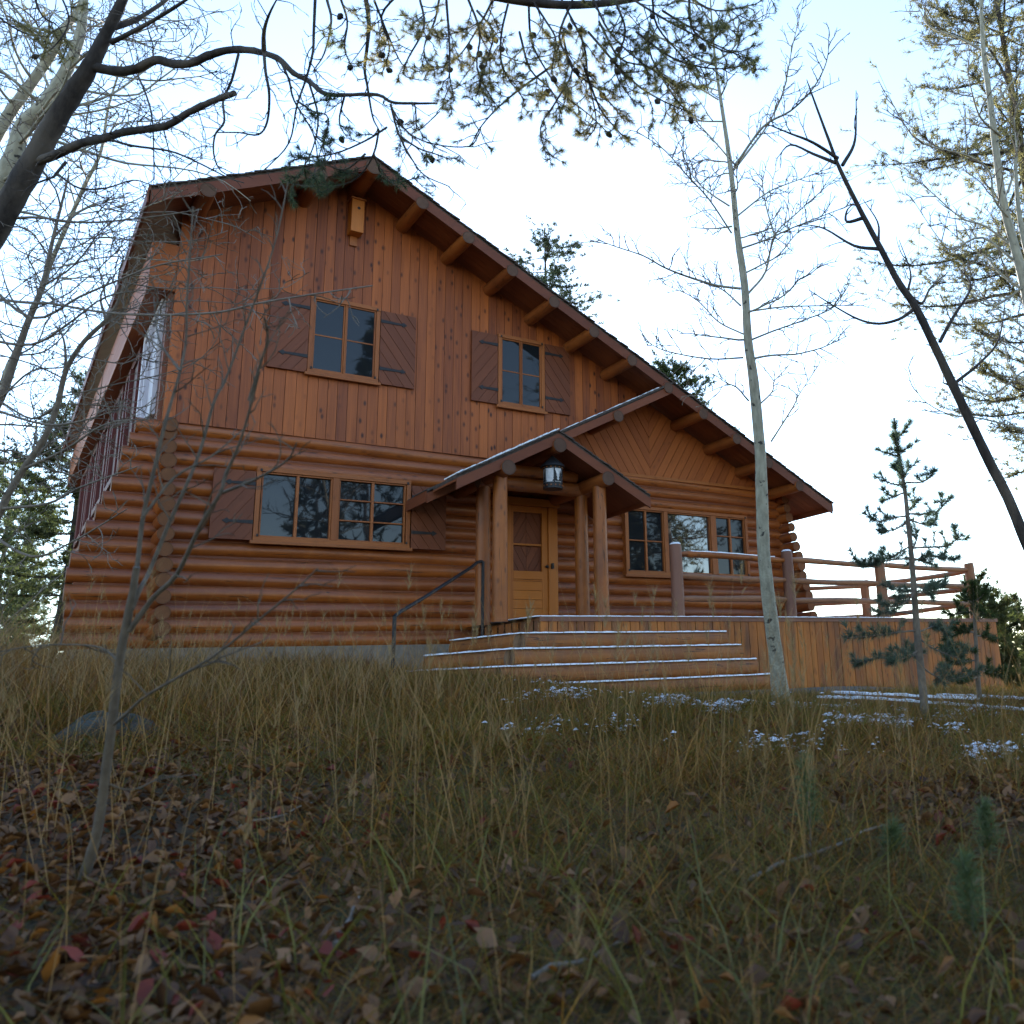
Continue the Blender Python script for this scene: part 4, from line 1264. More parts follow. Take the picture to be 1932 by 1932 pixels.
DS = 8.7
tr = px_path([c5p(*p) for p in [(1400, 1870), (1380, 1650), (1355, 1400), (1340, 1200), (1325, 1000), (1305, 800), (1290, 650), (1265, 500), (1245, 380), (1230, 240)]], DS)
wh = [([(1262, 450), (1215, 440), (1185, 425)], .1, .1), ([(1262, 430), (1290, 410), (1310, 395)], -.1, .1), ([(1240, 360), (1265, 330), (1290, 310)], .1, 0), ([(1255, 420), (1240, 370), (1225, 330)], -.1, 0),
      ([(1292, 600), (1230, 600), (1165, 575)], .2, .1), ([(1290, 560), (1250, 530), (1220, 500)], -.2, .1), ([(1295, 590), (1370, 590), (1425, 560), (1445, 520)], -.2, .35), ([(1293, 640), (1220, 670), (1160, 695)], .3, .3), ([(1285, 560), (1300, 530), (1310, 500)], .2, 0),
      ([(1310, 770), (1230, 780), (1160, 800), (1105, 790)], -.3, .25), ([(1310, 800), (1240, 840), (1150, 860)], .35, .5), ([(1312, 760), (1400, 760), (1470, 740), (1530, 670)], .3, .3), ([(1312, 790), (1400, 820), (1455, 815)], -.3, .4), ([(1308, 740), (1330, 720), (1345, 690)], .2, 0),
      ([(1325, 945), (1420, 940), (1520, 930), (1600, 870)], -.3, .3), ([(1325, 930), (1270, 960), (1200, 1000), (1100, 970)], .3, .3), ([(1330, 1000), (1200, 1010), (1090, 1040), (1010, 1000)], -.4, .3), ([(1330, 1000), (1400, 1020), (1460, 1040)], .4, .2), ([(1328, 960), (1350, 900), (1355, 850)], .2, .1), ([(1330, 1010), (1440, 990), (1550, 1000)], .5, .5),
      ([(1340, 1170), (1280, 1180), (1215, 1160)], .4, .1), ([(1340, 1180), (1400, 1180), (1440, 1220)], -.3, .1), ([(1340, 1190), (1300, 1230), (1240, 1260), (1170, 1250)], -.3, .2), ([(1338, 1150), (1420, 1170), (1500, 1150)], .4, .3), ([(1345, 1300), (1240, 1290), (1150, 1300)], .3, .5),
      ([(1352, 1390), (1250, 1400), (1100, 1420), (960, 1430)], -.4, .35), ([(1355, 1400), (1450, 1370), (1520, 1400)], .4, .4), ([(1360, 1520), (1250, 1540), (1120, 1540), (1020, 1580)], .4, .3), ([(1360, 1500), (1280, 1540), (1200, 1560)], -.4, .2), ([(1362, 1430), (1430, 1480), (1520, 1520), (1600, 1540)], -.4, .3), ([(1372, 1580), (1460, 1640), (1560, 1650), (1680, 1620)], .4, .3), ([(1365, 1540), (1330, 1520), (1280, 1500)], .4, .1)]
sapling('young_pine', 'slender young pine with upturned branches in front of the deck skirt', tr, .042, [([c5p(*p) for p in q], dd, t0) for q, dd, t0 in wh], DS, 90, BLUEG)
DS2 = 10.0
tr = px_path([c5p(*p) for p in [(1690, 1750), (1680, 1600), (1672, 1450), (1665, 1320), (1660, 1200), (1655, 1120)]], DS2)
wh = [([(1665, 1300), (1600, 1290), (1540, 1310)], .3, .1), ([(1668, 1330), (1720, 1300), (1760, 1310)], -.3, .1), ([(1670, 1400), (1590, 1400), (1500, 1440)], .4, .2), ([(1672, 1420), (1730, 1420), (1780, 1440)], .3, .2), ([(1675, 1480), (1600, 1500), (1520, 1500)], -.4, .2), ([(1680, 1550), (1600, 1560), (1490, 1580)], .4, .2), ([(1682, 1600), (1740, 1620), (1820, 1640)], .4, .3), ([(1662, 1240), (1620, 1220), (1600, 1190)], .2, .1), ([(1664, 1230), (1700, 1210), (1720, 1180)], -.2, .1), ([(1685, 1640), (1620, 1660), (1540, 1650)], -.3, .2)]
sapling('young_pine', 'bushy young pine against the right end of the deck skirt', tr, .03, [([c5p(*p) for p in q], dd, t0) for q, dd, t0 in wh], DS2, 95, GREEN, .08, .009)
for i, (u, v, hh) in enumerate(((1530, 1610, .34), (1870, 1640, .22), (1690, 1640, .14), (1840, 1800, .25))):
    p = hit(u, v); lb = ['knee-high pine seedling standing in grass right of centre', 'tiny pine seedling beside the leaf patch at the right edge', 'small pine seedling half hidden left of the leaf patch', 'blurred pine seedling near the bottom right corner'][i]
    o = tag(empty('pine_seedling', tuple(map(float, p))), lb, 'seedling', 'pine seedlings in the grass')
    mb = MB(300 + i); mb.tube([p, p + np.array([.01, 0, hh * .5]), p + np.array([0, .01, hh])], [.006, .005, .003], 5); mb.build('stem', M_GREYBARK, o)
    nd = Needles(); rs = np.random.RandomState(i)
    for k in range(14):
        f = .25 + .75 * k / 13; a_ = k * 2.4; q = p + np.array([0, 0, hh * f]); dr = np.array([math.cos(a_), math.sin(a_), .9])
        for z_ in range(3): nd.tuft(q + dr * .02 * z_ * (1.4 - f), dr, 16, .06, .003, rs, (.09, .125, .06), 1.0, .02)
    nd.build('needles', o)

# ------------------------------------------------------------------ left-hand trees
def c0p(x, y): return (x * .33855, y * .33855)


rgp = random.Random(5); rsp = np.random.RandomState(5)
DP = 7.4
trunk = px_path([(-560, 1420), (-400, 1120), (-230, 810), (-100, 580), (-20, 450), (34, 355), (68, 295), (102, 234), (135, 179), (169, 127), (190, 85), (210, 44), (236, -10), (262, -70)], DP)
lp = tag(empty('pine_tree', tuple(map(float, trunk[0]))), 'dark leaning pine at the left whose long crooked limbs reach over the roof', 'pine tree')
mb = MB(401); mb.tube(trunk, np.interp(np.linspace(0, 1, len(trunk)), [0, .3, .6, .8, 1], [.12, .095, .072, .045, .026]), 16, True, .2, .09); mb.build('trunk', M_DARKBARK, lp, smooth=True)
TW_MIN[0] = .0032
limbs = [([(179, 127), (217, 134), (257, 130), (294, 113), (325, 120), (359, 120), (393, 105), (427, 95), (464, 94), (498, 100), (528, 113), (555, 139), (582, 152), (606, 173), (626, 179), (654, 179), (713, 179), (740, 193), (784, 195), (825, 195)], -1.0, .04, .007),
         ([(68, 305), (98, 295), (129, 281), (163, 267), (196, 261), (237, 249), (288, 242), (322, 234), (355, 213), (389, 196), (416, 185), (442, 176)], -1.2, .036, .02),
         ([(190, 60), (250, 40), (300, 10), (350, -30)], .6, .025, .012), ([(210, 80), (260, 55), (320, 20), (380, -20)], -.5, .02, .01)]
subs = [([(498, 98), (501, 135), (508, 179), (504, 230), (487, 254), (450, 250), (406, 250)], 6.6, .012), ([(498, 98), (498, 61), (508, 27), (527, -10)], 6.6, .018), ([(450, 102), (437, 152), (421, 190), (423, 230), (406, 254), (403, 288), (413, 318), (433, 333)], 6.7, .011),
        ([(260, 142), (278, 186), (288, 234), (291, 338)], 7.0, .008), ([(528, 113), (545, 150), (555, 190), (590, 250), (600, 300)], 6.5, .009), ([(582, 152), (600, 220), (590, 280), (560, 340)], 6.4, .008),
        ([(689, -10), (696, 41), (693, 85), (688, 129), (693, 162), (703, 220), (715, 245)], 6.2, .016), ([(595, -10), (592, 60), (590, 100), (577, 150), (560, 200), (545, 270), (500, 320)], 6.3, .011), ([(617, 0), (625, 40), (612, 100), (590, 135)], 6.3, .01),
        ([(737, 196), (745, 230), (754, 257), (774, 295), (800, 330), (848, 352)], 6.1, .008), ([(745, 196), (780, 196), (785, 220), (790, 245), (830, 210)], 6.0, .006), ([(740, 205), (770, 250), (820, 272), (885, 276), (905, 250)], 6.0, .006),
        ([(125, 305), (104, 330), (98, 335), (60, 350), (40, 370)], 7.2, .014), ([(110, 330), (150, 355), (200, 355), (250, 340), (283, 348)], 7.0, .009), ([(210, 264), (250, 275), (320, 285), (370, 305), (430, 335), (460, 345)], 6.8, .01), ([(120, 237), (160, 250), (190, 260)], 7.2, .008)]
mb = MB(402); mt = MB(403)
for q, dd, b0, b1 in limbs:
    pth = px_path(q, DP, DP + dd, .04, len(q)); mb.tube(pth, np.linspace(b0, b1, len(pth)), 9, True, .3, .13)
    grow(mt, pth, .02, .01, rgp, [(.17, .55, 62, -.25, .1, .5), (.12, .25, 50, -.15, .2, .5)], 0, None, draw=False)
for q, d, b0 in subs:
    pth = px_path(q, d, d - .2, .06, len(q)); mb.tube(pth, np.linspace(b0, .004, len(pth)), 6, True, .3)
    grow(mt, pth, .008, .004, rgp, [(.13, .38, 55, -.25, .1, .5), (.1, .18, 50, -.1, .2, .5)], 0, None, draw=False)
mb.build('branches', M_DARKBARK, lp, smooth=True); mt.build('twigs', M_DARKBARK, lp)


def needle_branches(parent, paths, d, seed, cols, twspec, spacing, kn, ln, w, b0=.008, cones=0, start=.3):
    rg = random.Random(seed); rs = np.random.RandomState(seed)
    mb = MB(seed); nd = Needles(); mc = MB(seed + 1)
    for j, (q, dd, colsel) in enumerate(paths):
        pth = px_path(q, d + dd, d + dd + rg.uniform(-.5, .5), .06, j + seed)
        tips = []
        mb.tube(pth, np.linspace(b0, .0035, len(pth)), 5, True, .3)
        grow(mb, pth, b0 * .7, .003, rg, twspec, 0, tips, draw=False)
        for t_ in tips[1:] + [pth[-6:]]:
            cl = np.array(cols[colsel]) * rg.uniform(.7, 1.3)
            if rg.random() < .1: continue
            seg = np.linalg.norm(np.diff(t_, axis=0), axis=1).sum(); m = len(t_)
            k = max(2, int(seg * (1 - start) / spacing))
            for z_ in range(k):
                f = start + (1 - start) * (z_ + rg.random()) / k; x_ = f * (m - 1); i = min(int(x_), m - 2)
                nd.tuft(t_[i] + (t_[i + 1] - t_[i]) * (x_ - i), t_[i + 1] - t_[i], kn, ln, w, rs, cl, 1.0, .02)
            nd.tuft(t_[-1], t_[-1] - t_[-2], kn + 6, ln, w, rs, cl, .8, .03)
        for c_ in range(cones):
            if rg.random() < .6:
                p = pth[rg.randint(2, len(pth) - 1)] + np.array([rg.uniform(-.03, .03), rg.uniform(-.03, .03), -.02])
                dr = unit(np.array([rg.gauss(0, 1), rg.gauss(0, 1), -.6])) * .05
                mc = MB(seed + c_); mc.tube([p, p + dr * .35, p + dr * .75, p + dr], [.008, .021, .016, .004], 7, True); mc.build('cone', M_DARKBARK, parent, smooth=True)
    mb.build('twigs', M_DARKBARK, parent); nd.build('needles', parent, M_NEEDLE2)


COLS = [(.16, .165, .085), (.24, .21, .11), (.07, .10, .06)]
TW = [(.085, .30, 48, -.05, .12, .35), (.075, .13, 45, .0, .2, .35)]
needle_branches(lp, [([(730, 240), (690, 265), (630, 290), (560, 300), (545, 310)], -1.3, 2), ([(715, 245), (705, 290), (680, 330), (640, 350), (575, 352)], -1.4, 2), ([(705, 290), (720, 325), (740, 345), (790, 335)], -1.3, 2), ([(560, 190), (590, 210), (620, 225), (600, 300)], -1.2, 2),
                     ([(754, 257), (790, 280), (820, 290), (845, 300)], -1.2, 0), ([(690, 290), (650, 320), (600, 310), (545, 345)], -1.3, 2), ([(650, 180), (640, 230), (655, 260)], -1.1, 0), ([(740, 205), (750, 230), (780, 260)], -1.1, 1), ([(60, -20), (80, 30), (110, 50), (130, 90)], -.5, 1), ([(-20, 20), (40, 60), (90, 70)], -.6, 1), ([(110, -20), (130, 40), (100, 90), (60, 110)], -.4, 1)], DP, 411, COLS, TW, .026, 16, .055, .0034, .008, 1)

# a second pine stands just behind the viewpoint and hangs its boughs into the top of the view
base = np.array([3.4, -18.6, -1.0])
limb_end = at(1000, -20, 5.6)
op = tag(empty('pine_tree', tuple(base)), 'pine whose needle-covered boughs and cones hang across the top centre', 'pine tree')
mb = MB(420); tp = [base + np.array([.1 * math.sin(f * 5), .08 * math.cos(f * 4), 11 * f]) for f in np.linspace(0, 1, 12)]
mb.tube(tp, np.linspace(.17, .03, 12), 12, True, .2); mb.build('trunk', M_DARKBARK, op, smooth=True)
mb = MB(421)
st = tp[6]
for q in ([st, (st + at(760, -120, 5.4)) / 2 + np.array([0, 0, .5]), at(760, -120, 5.4), at(870, -30, 5.7), at(1000, 4, 5.9), at(1120, 8, 6.1), at(1250, -12, 6.3), at(1330, -30, 6.4)],
          [st, at(1150, -200, 5.0), at(1200, -80, 5.6), at(1290, -12, 6.0)], [tp[7], at(600, -200, 5.0), at(640, -60, 5.6), at(690, -12, 6.0)]):
    pth = smooth_path(q); mb.tube(pth, np.linspace(.05, .016, len(pth)), 8, True, .3)
mb.build('branches', M_DARKBARK, op, smooth=True)
BO = [([(1004, 0), (1031, 41), (1048, 71), (1045, 102), (1040, 140)], 0, 1), ([(997, 0), (1001, 68), (1018, 112), (1062, 176), (1112, 217), (1146, 250)], .1, 0), ([(842, 0), (848, 85), (848, 142), (858, 190)], -.1, 1), ([(706, 0), (733, 68), (753, 112), (770, 135)], .2, 1),
      ([(930, 0), (909, 40), (875, 95), (840, 130)], 0, 1), ([(1041, 125), (984, 166), (943, 200), (909, 237), (889, 274)], .2, 0), ([(1180, -10), (1260, 40), (1340, 80), (1425, 118)], .3, 0), ([(1290, -12), (1350, 20), (1425, 8)], .4, 0),
      ([(1110, 60), (1190, 150), (1250, 190), (1305, 213)], .1, 1), ([(1100, 120), (1130, 200), (1160, 240), (1195, 275)], 0, 1), ([(1120, 0), (1150, 60), (1200, 110), (1260, 150)], .2, 0), ([(1060, 0), (1100, 80), (1110, 150), (1125, 230), (1105, 265)], .3, 1),
      ([(1230, -10), (1240, 50), (1290, 110), (1330, 170)], .1, 0), ([(790, -10), (800, 50), (770, 110), (760, 140)], .1, 1), ([(960, 0), (945, 70), (950, 130), (990, 190)], .2, 1), ([(640, -10), (655, 40), (650, 90), (665, 130)], .1, 0),
      ([(1080, 0), (1055, 70), (1080, 130), (1050, 190), (1020, 240), (1030, 290)], -.1, 1), ([(880, -10), (905, 60), (900, 130), (930, 190)], -.1, 1), ([(1160, 0), (1180, 60), (1160, 130), (1200, 200)], 0, 0), ([(760, -20), (720, 30), (735, 90), (720, 140)], 0, 1), ([(1200, 60), (1270, 110), (1350, 130), (1425, 120)], .2, 0), ([(1300, 0), (1310, 60), (1380, 100), (1400, 60)], .3, 0), ([(1130, 40), (1170, 110), (1230, 130), (1290, 190)], .2, 1), ([(1060, 60), (1080, 130), (1130, 170), (1180, 230)], .1, 1), ([(980, 60), (1000, 130), (1040, 170), (1060, 215)], .3, 0), ([(900, 20), (930, 60), (920, 110), (900, 180)], .2, 1), ([(830, -10), (820, 40), (800, 90), (810, 130)], .3, 0), ([(1250, 20), (1300, 50), (1340, 60), (1410, 20)], .2, 0), ([(1220, 60), (1230, 110), (1270, 180), (1300, 215)], .4, 0)]
needle_branches(op, BO, 5.9, 430, COLS, [(.07, .30, 50, -.06, .1, .4), (.08, .13, 45, .0, .2, .35)], .031, 16, .055, .0032, .009, 2)

# foreground aspen sapling on the left
DF = 3.1
tr = px_path([(140, 1715), (163, 1640), (185, 1560), (207, 1400), (225, 1250), (240, 1170), (250, 1120), (258, 1070)], DF)
stems = [([(250, 1120), (260, 1059), (270, 975), (290, 890), (310, 805), (324, 755), (340, 700), (351, 640), (353, 559), (361, 441), (364, 390)], .5, .009, .0025), ([(248, 1150), (265, 1110), (283, 1076), (317, 992), (351, 917), (378, 849), (405, 755), (426, 715), (466, 607), (500, 516), (524, 438), (543, 345)], .7, .009, .0025),
         ([(243, 1191), (290, 1127), (334, 1083), (378, 992), (415, 931), (426, 897), (453, 833), (476, 755), (490, 700)], -.2, .009, .003), ([(213, 1368), (240, 1345), (280, 1310), (400, 1240), (500, 1160), (560, 1110), (600, 1072)], -.4, .006, .002),
         ([(225, 1250), (190, 1222), (120, 1216), (40, 1222), (-40, 1240)], .3, .004, .002), ([(207, 1480), (240, 1490), (275, 1482), (310, 1460)], .1, .004, .002), ([(470, 756), (490, 690), (505, 640), (500, 600)], -.1, .006, .003),
         ([(270, 975), (330, 900), (400, 860), (470, 800)], .3, .006, .002), ([(340, 700), (300, 640), (290, 560)], .4, .005, .002), ([(415, 931), (480, 905), (540, 870), (560, 835)], -.3, .006, .002)]
bl = [(px_path(q, DF, DF + dd, .03, i), b0, b1) for i, (q, dd, b0, b1) in enumerate(stems)]
traced_tree('aspen_sapling', 'slim forked grey sapling in the left foreground', 'sapling', tr, [.019, .016, .014, .0125, .0105], bl, M_SAPBARK, M_SAPBARK, 440, [(.09, .28, 42, .12, .2, .35), (.06, .1, 45, .1, .3, .4)])

# pale aspens and a tangle of bare boughs on the far left
AW = [(.2, .75, 48, .1, .12, .4), (.12, .32, 48, .05, .2, .45), (.1, .13, 45, .05, .3, .4)]
tr = px_path([(-330, 1330), (-220, 900), (-110, 560), (0, 345), (27, 288), (44, 237), (81, 200), (112, 156), (135, 112), (152, 61), (159, 0), (168, -60)], 10.5)
bl = [(px_path(q, 10.5, 10.5 + dd, .1, i), .02, .004) for i, (q, dd) in enumerate([([(81, 200), (40, 190), (-10, 185)], .5), ([(120, 140), (180, 90), (260, 60), (330, 40)], -.8), ([(44, 237), (120, 220), (220, 200), (330, 150)], .9), ([(0, 345), (70, 300), (160, 280), (250, 230)], -.9), ([(150, 70), (110, 30), (60, 0)], .5), ([(-40, 410), (40, 400), (140, 420), (240, 390)], .6)])]
traced_tree('aspen_tree', 'thickest pale bare aspen behind the dark leaning pine', 'aspen tree', tr, [.12, .1, .085, .07, .055, .03], bl, M_ASPEN, M_GREYBARK, 450, AW, 'bare aspens left of the house', auto=14, al=2.0)
tr = px_path([(-300, 1330), (-190, 800), (-80, 420), (0, 245), (50, 170), (95, 105), (118, 60), (142, 27), (165, -10), (190, -60)], 12)
bl = [(px_path(q, 12, 12 + dd, .1, i), .016, .004) for i, (q, dd) in enumerate([([(50, 170), (20, 100), (0, 40)], .5), ([(95, 105), (60, 60), (40, 0)], -.8), ([(10, 230), (60, 230), (130, 200)], .9)])]
traced_tree('aspen_tree', 'slimmer pale aspen crossing the top left corner', 'aspen tree', tr, [.09, .07, .05, .03], bl, M_ASPEN, M_GREYBARK, 455, AW, 'bare aspens left of the house', auto=14, al=2.0)
tr = px_path([(-120, 1330), (-60, 1050), (0, 745), (34, 654), (74, 559), (98, 491), (135, 406), (162, 345), (183, 305), (194, 270), (205, 200), (230, 120)], 13)
bl = [(px_path(q, 13, 13 + dd, .1, i), .012, .004) for i, (q, dd) in enumerate([([(74, 559), (130, 520), (190, 500)], .5), ([(98, 491), (60, 440), (20, 420)], -.8), ([(34, 654), (90, 640), (160, 600), (220, 590)], .9), ([(135, 406), (190, 380), (260, 370)], .5), ([(0, 745), (60, 720), (150, 720)], .4)])]
traced_tree('aspen_tree', 'thin straight pale aspen left of the roof corner', 'aspen tree', tr, [.045, .035, .025, .012], bl, M_ASPEN, M_GREYBARK, 460, AW, 'bare aspens left of the house', auto=18, al=2.0)
tr = px_path([(-150, 1350), (-80, 1120), (0, 966), (14, 935), (44, 885), (85, 824), (108, 766), (125, 698), (159, 644), (200, 604), (222, 570), (240, 520)], 7.5)
bl = [(px_path(q, 7.5, 7.5 + dd, .08, i), .013, .004) for i, (q, dd) in enumerate([([(-40, 560), (40, 570), (100, 573), (178, 587), (277, 594), (405, 590), (483, 573), (585, 556), (703, 539)], -2.2), ([(-40, 520), (60, 600), (150, 560), (220, 530), (300, 500), (420, 480)], -1.0),
    ([(108, 766), (60, 790), (0, 757), (-30, 745)], .4), ([(125, 698), (120, 640), (100, 610)], .3), ([(200, 604), (190, 560), (210, 520)], .2), ([(44, 885), (120, 850), (200, 800), (280, 790)], -.8), ([(0, 960), (90, 950), (150, 920), (260, 880)], -.9), ([(-20, 770), (80, 800), (150, 795), (230, 770)], -.6), ([(-30, 1000), (60, 1050), (140, 1020), (240, 960)], -.5), ([(-30, 640), (60, 650), (130, 610), (200, 560), (290, 545)], -.7), ([(-40, 420), (60, 410), (160, 420), (280, 410), (380, 395)], -.5)])]
traced_tree('bare_tree', 'dark bare twiggy tree whose long boughs cross the left wall of the house', 'bare tree', tr, [.034, .028, .022, .017, .008], bl, M_GREYBARK, M_GREYBARK, 465, [(.16, .6, 50, .08, .06, .4), (.10, .28, 48, .05, .2, .45), (.09, .12, 45, .05, .3, .4)], auto=15, al=1.6, f0=.25)
tr = px_path([(-200, 1350), (-120, 1000), (-60, 860), (0, 753), (30, 671), (54, 604), (80, 540), (100, 450), (130, 330)], 9)
bl = [(px_path(q, 9, 9 + dd, .08, i), .012, .004) for i, (q, dd) in enumerate([([(30, 671), (90, 660), (150, 600)], .6), ([(54, 604), (20, 560), (0, 500)], .4), ([(80, 540), (140, 500), (200, 420)], -.6), ([(0, 753), (60, 700), (130, 690), (200, 640)], -.5), ([(100, 450), (150, 400), (230, 370)], .4), ([(-60, 860), (20, 850), (80, 880), (150, 900)], .4)])]
traced_tree('bare_tree', 'grey bare tree at the left edge beside the thin aspen', 'bare tree', tr, [.05, .042, .034, .024, .008], bl, M_GREYBARK, M_GREYBARK, 470, AW, auto=15, al=1.8, f0=.25)

# ------------------------------------------------------------------ ground cover
RS = np.random.RandomState(11)


def scatter(n, r0, r1, a0=-11, a1=66, power=1.0):
    """points in the wedge the lens sees; density falls off with distance"""
    u = RS.random_sample(n)
    r = r0 * (r1 / r0) ** u if power == 0 else (r0 ** power + u * (r1 ** power - r0 ** power)) ** (1 / power)
    az = np.radians(RS.uniform(a0, a1, n))
    return CAM[0] + r * np.sin(az), CAM[1] + r * np.cos(az), r


def keep_clear(x, y):
    """True where plants may stand"""
    inhouse = (y > -.05) & (x > 1.0 + .35 * np.clip(y, -1, 0)) & (x < 15.2)
    instep = (y > -3.45) & (x > 6.3) & (x < 19)
    side = (y > -3.1) & (x > 4.6) & (x < 6.6) & (x + y * .9 > 3.0)
    return ~(inhouse | instep | side)


def onpath(x, y): return (x > 6.6) & (y > -4.85 - .25 * np.sin(x * .8) - .012 * (x - 7) ** 2) & (y < -2.2)


def blades(name, label, x, y, h, wd, lean, curl, col, mat=None, zoff=0.0):
    n = len(x)
    z = gz(x, y) - .015 + zoff
    B = np.stack([x, y, z], 1)
    az = RS.uniform(0, 2 * math.pi, n)
    d = np.stack([np.cos(az), np.sin(az), np.zeros(n)], 1)
    fa = RS.uniform(0, 2 * math.pi, n)
    sd = np.stack([np.cos(fa), np.sin(fa), np.zeros(n)], 1)
    fr = [0, .38, .74, 1.0]; wf = [1, .85, .55, 0]
    V = np.zeros((n, 7, 3))
    for i, (f, q) in enumerate(zip(fr, wf)):
        off = d * ((lean * f + curl * f ** 2.2) * h)[:, None]
        zz = h * f * np.sqrt(np.clip(1 - (.55 * (lean + curl * f)) ** 2, .12, 1))
        p = B + off; p[:, 2] += zz
        if i < 3:
            V[:, 2 * i] = p - sd * (wd * q / 2)[:, None]; V[:, 2 * i + 1] = p + sd * (wd * q / 2)[:, None]
        else: V[:, 6] = p
    lp_ = np.array([0, 1, 3, 2, 2, 3, 5, 4, 4, 5, 6])
    loops = (np.arange(n)[:, None] * 7 + lp_).ravel()
    tot = np.tile([4, 4, 3], n)
    o = np_mesh(name, V.reshape(-1, 3), loops, tot, mat or M_GRASS, None, np.repeat(col, 7, 0))
    return tag(o, label, kind='stuff')


PAL = np.array([[.25, .145, .05], [.19, .10, .035], [.125, .115, .028], [.08, .09, .022], [.13, .064, .028], [.31, .20, .08]]) * np.array([1.30, 1.06, .64])


def pick(w):
    w = np.asarray(w, float); w = w / w.sum(1, keepdims=True); c = np.cumsum(w, 1)
    i = (RS.random_sample(len(w))[:, None] > c).sum(1).clip(0, 5)
    return PAL[i] * RS.uniform(.6, 1.25, (len(w), 1))


def litter(x, y):
    """0 grassy .. 1 bare leaf litter: left foreground, right patch, and a few gaps"""
    r = np.hypot(x - CAM[0], y - CAM[1]); az = np.degrees(np.arctan2(x - CAM[0], y - CAM[1]))
    a_ = np.clip((24 - az) / 16, 0, 1) * np.clip((8.5 - r) / 3, 0, 1)
    b_ = np.clip(1.15 - np.hypot((az - 54) / 9, (r - 4.6) / 1.1), 0, 1)
    c_ = np.clip((3.4 - r) / 1.6, 0, 1) * np.interp(az, [0, 25, 45, 62], [.85, .62, .38, .3])
    return np.clip(np.maximum.reduce([a_, b_, c_]) + .4 * vnoise(x * 1.9, y * 1.9, 2.0), 0, 1)


# short matted grass
x, y, r = scatter(380000, 1.15, 19, power=1.22)
lt = litter(x, y); cl = .5 + .5 * vnoise(x * 2.3, y * 2.3, 4.0)
k = keep_clear(x, y) & (RS.random_sample(len(x)) > np.clip(lt * 1.02, 0, .985)) & (RS.random_sample(len(x)) < .5 + .7 * cl) & ~(onpath(x, y) & (RS.random_sample(len(x)) > .05))
x, y, r, cl = x[k], y[k], r[k], cl[k]; n = len(x)
grn = np.clip(.55 + .5 * vnoise(x * .8, y * .8, 7.0), 0, 1)
wt = np.stack([.6 - .3 * grn, .7 - .3 * grn, .5 + 1.6 * grn, .4 + 1.6 * grn, .5 + 0 * grn, .3 + 0 * grn], 1)
h = RS.uniform(.10, .34, n) * (.55 + .75 * cl) * np.clip(.5 + r * .07, .55, 1.15) * np.where((y > -7.5) & (x > 4.6), .58, 1.0)
blades('grass', 'matted tan and green autumn grass covering the bank', x, y, h, RS.uniform(.0022, .005, n) * np.clip(.7 + r * .10, .8, 2.0), RS.uniform(.1, 1.0, n) + (RS.random_sample(n) < .45) * RS.uniform(.4, 1.3, n), RS.uniform(.1, 1.3, n), pick(wt))

# flattened thatch
x, y, r = scatter(150000, 1.15, 17, power=1.2)
k = keep_clear(x, y) & ~onpath(x, y) & (RS.random_sample(len(x)) < .75 - .45 * litter(x, y))
x, y, r = x[k], y[k], r[k]; n = len(x)
blades('thatch', 'flattened straw and old grass matted over the soil', x, y, RS.uniform(.05, .15, n), RS.uniform(.0025, .005, n) * np.clip(.7 + r * .10, .8, 2.0), RS.uniform(1.0, 2.2, n), RS.uniform(-.3, 1.0, n), pick(np.tile([1.0, .9, .35, .1, .9, .8], (n, 1))) * .9, zoff=.01)

# tall tan grass close to the house and on the left
x, y, r = scatter(52000, 7, 21, -12, 42, 1.6)
d_ = np.clip((y + 8.5) / 3, 0, 1) * np.clip((5.6 - x) / 1.5, 0, 1)
k = keep_clear(x, y) & (RS.random_sample(len(x)) < d_ * (.55 + .45 * vnoise(x * 1.7, y * 1.7, 1)))
x, y, r = x[k], y[k], r[k]; n = len(x)
h = RS.uniform(.16, .5, n) * np.where(x < 1.2, 1.5, 1.0) * (.75 + .5 * vnoise(x * 2.4, y * 2.4, 3))
blades('tall_grass', 'tall tan dry grass against the stone footing and the left wall', x, y, h, RS.uniform(.005, .009, n), RS.uniform(.02, .45, n), RS.uniform(.0, .7, n), pick(np.tile([1.0, .9, .12, .06, .5, .7], (n, 1))) * np.array([.82, .8, .9]))

# long single seed stems
x, y, r = scatter(2600, 1.7, 15, -10, 62, 1.1)
k = keep_clear(x, y) & ~onpath(x, y) & (RS.random_sample(len(x)) < .55 + .45 * vnoise(x * 1.1, y * 1.1, 9)) & (RS.random_sample(len(x)) < np.where(r < 3.2, .25, .8))
x, y, r = x[k], y[k], r[k]
x2, y2, r2 = scatter(90, 3.0, 7.5, 4, 44, 1.0)
x, y, r = np.concatenate([x2, x]), np.concatenate([y2, y]), np.concatenate([r2, r]); n = len(x)
h = RS.uniform(.4, 1.25, n) * np.where(r < 3, .62, 1) * np.where((y > -7.5) & (x > 8), .75, 1.0)
h[:90] = RS.uniform(.8, 1.4, 90)
blades('dry_stems', 'long thin straw stems standing above the grass', x, y, h, RS.uniform(.0026, .0038, n) * np.clip(.45 + r * .10, .6, 1.5), RS.uniform(.0, .26, n), RS.uniform(.0, .55, n), np.array([.33, .195, .075]) * RS.uniform(.7, 1.25, (n, 1)))
# feathery seed heads on some stems
nd = Needles(); rs = np.random.RandomState(3)
for i in list(range(0, 90, 2)) + list(range(91, n, 4)):
    p = np.array([x[i], y[i], float(gz(x[i], y[i])) + h[i] * .80]); nd.tuft(p, np.array([.1, .05, 1]), 22, .07, .0028, rs, (.28, .19, .09), .35, .10)
tag(nd.build('seed_heads', None, M_GRASS), 'feathery seed heads of dry grass', kind='stuff')
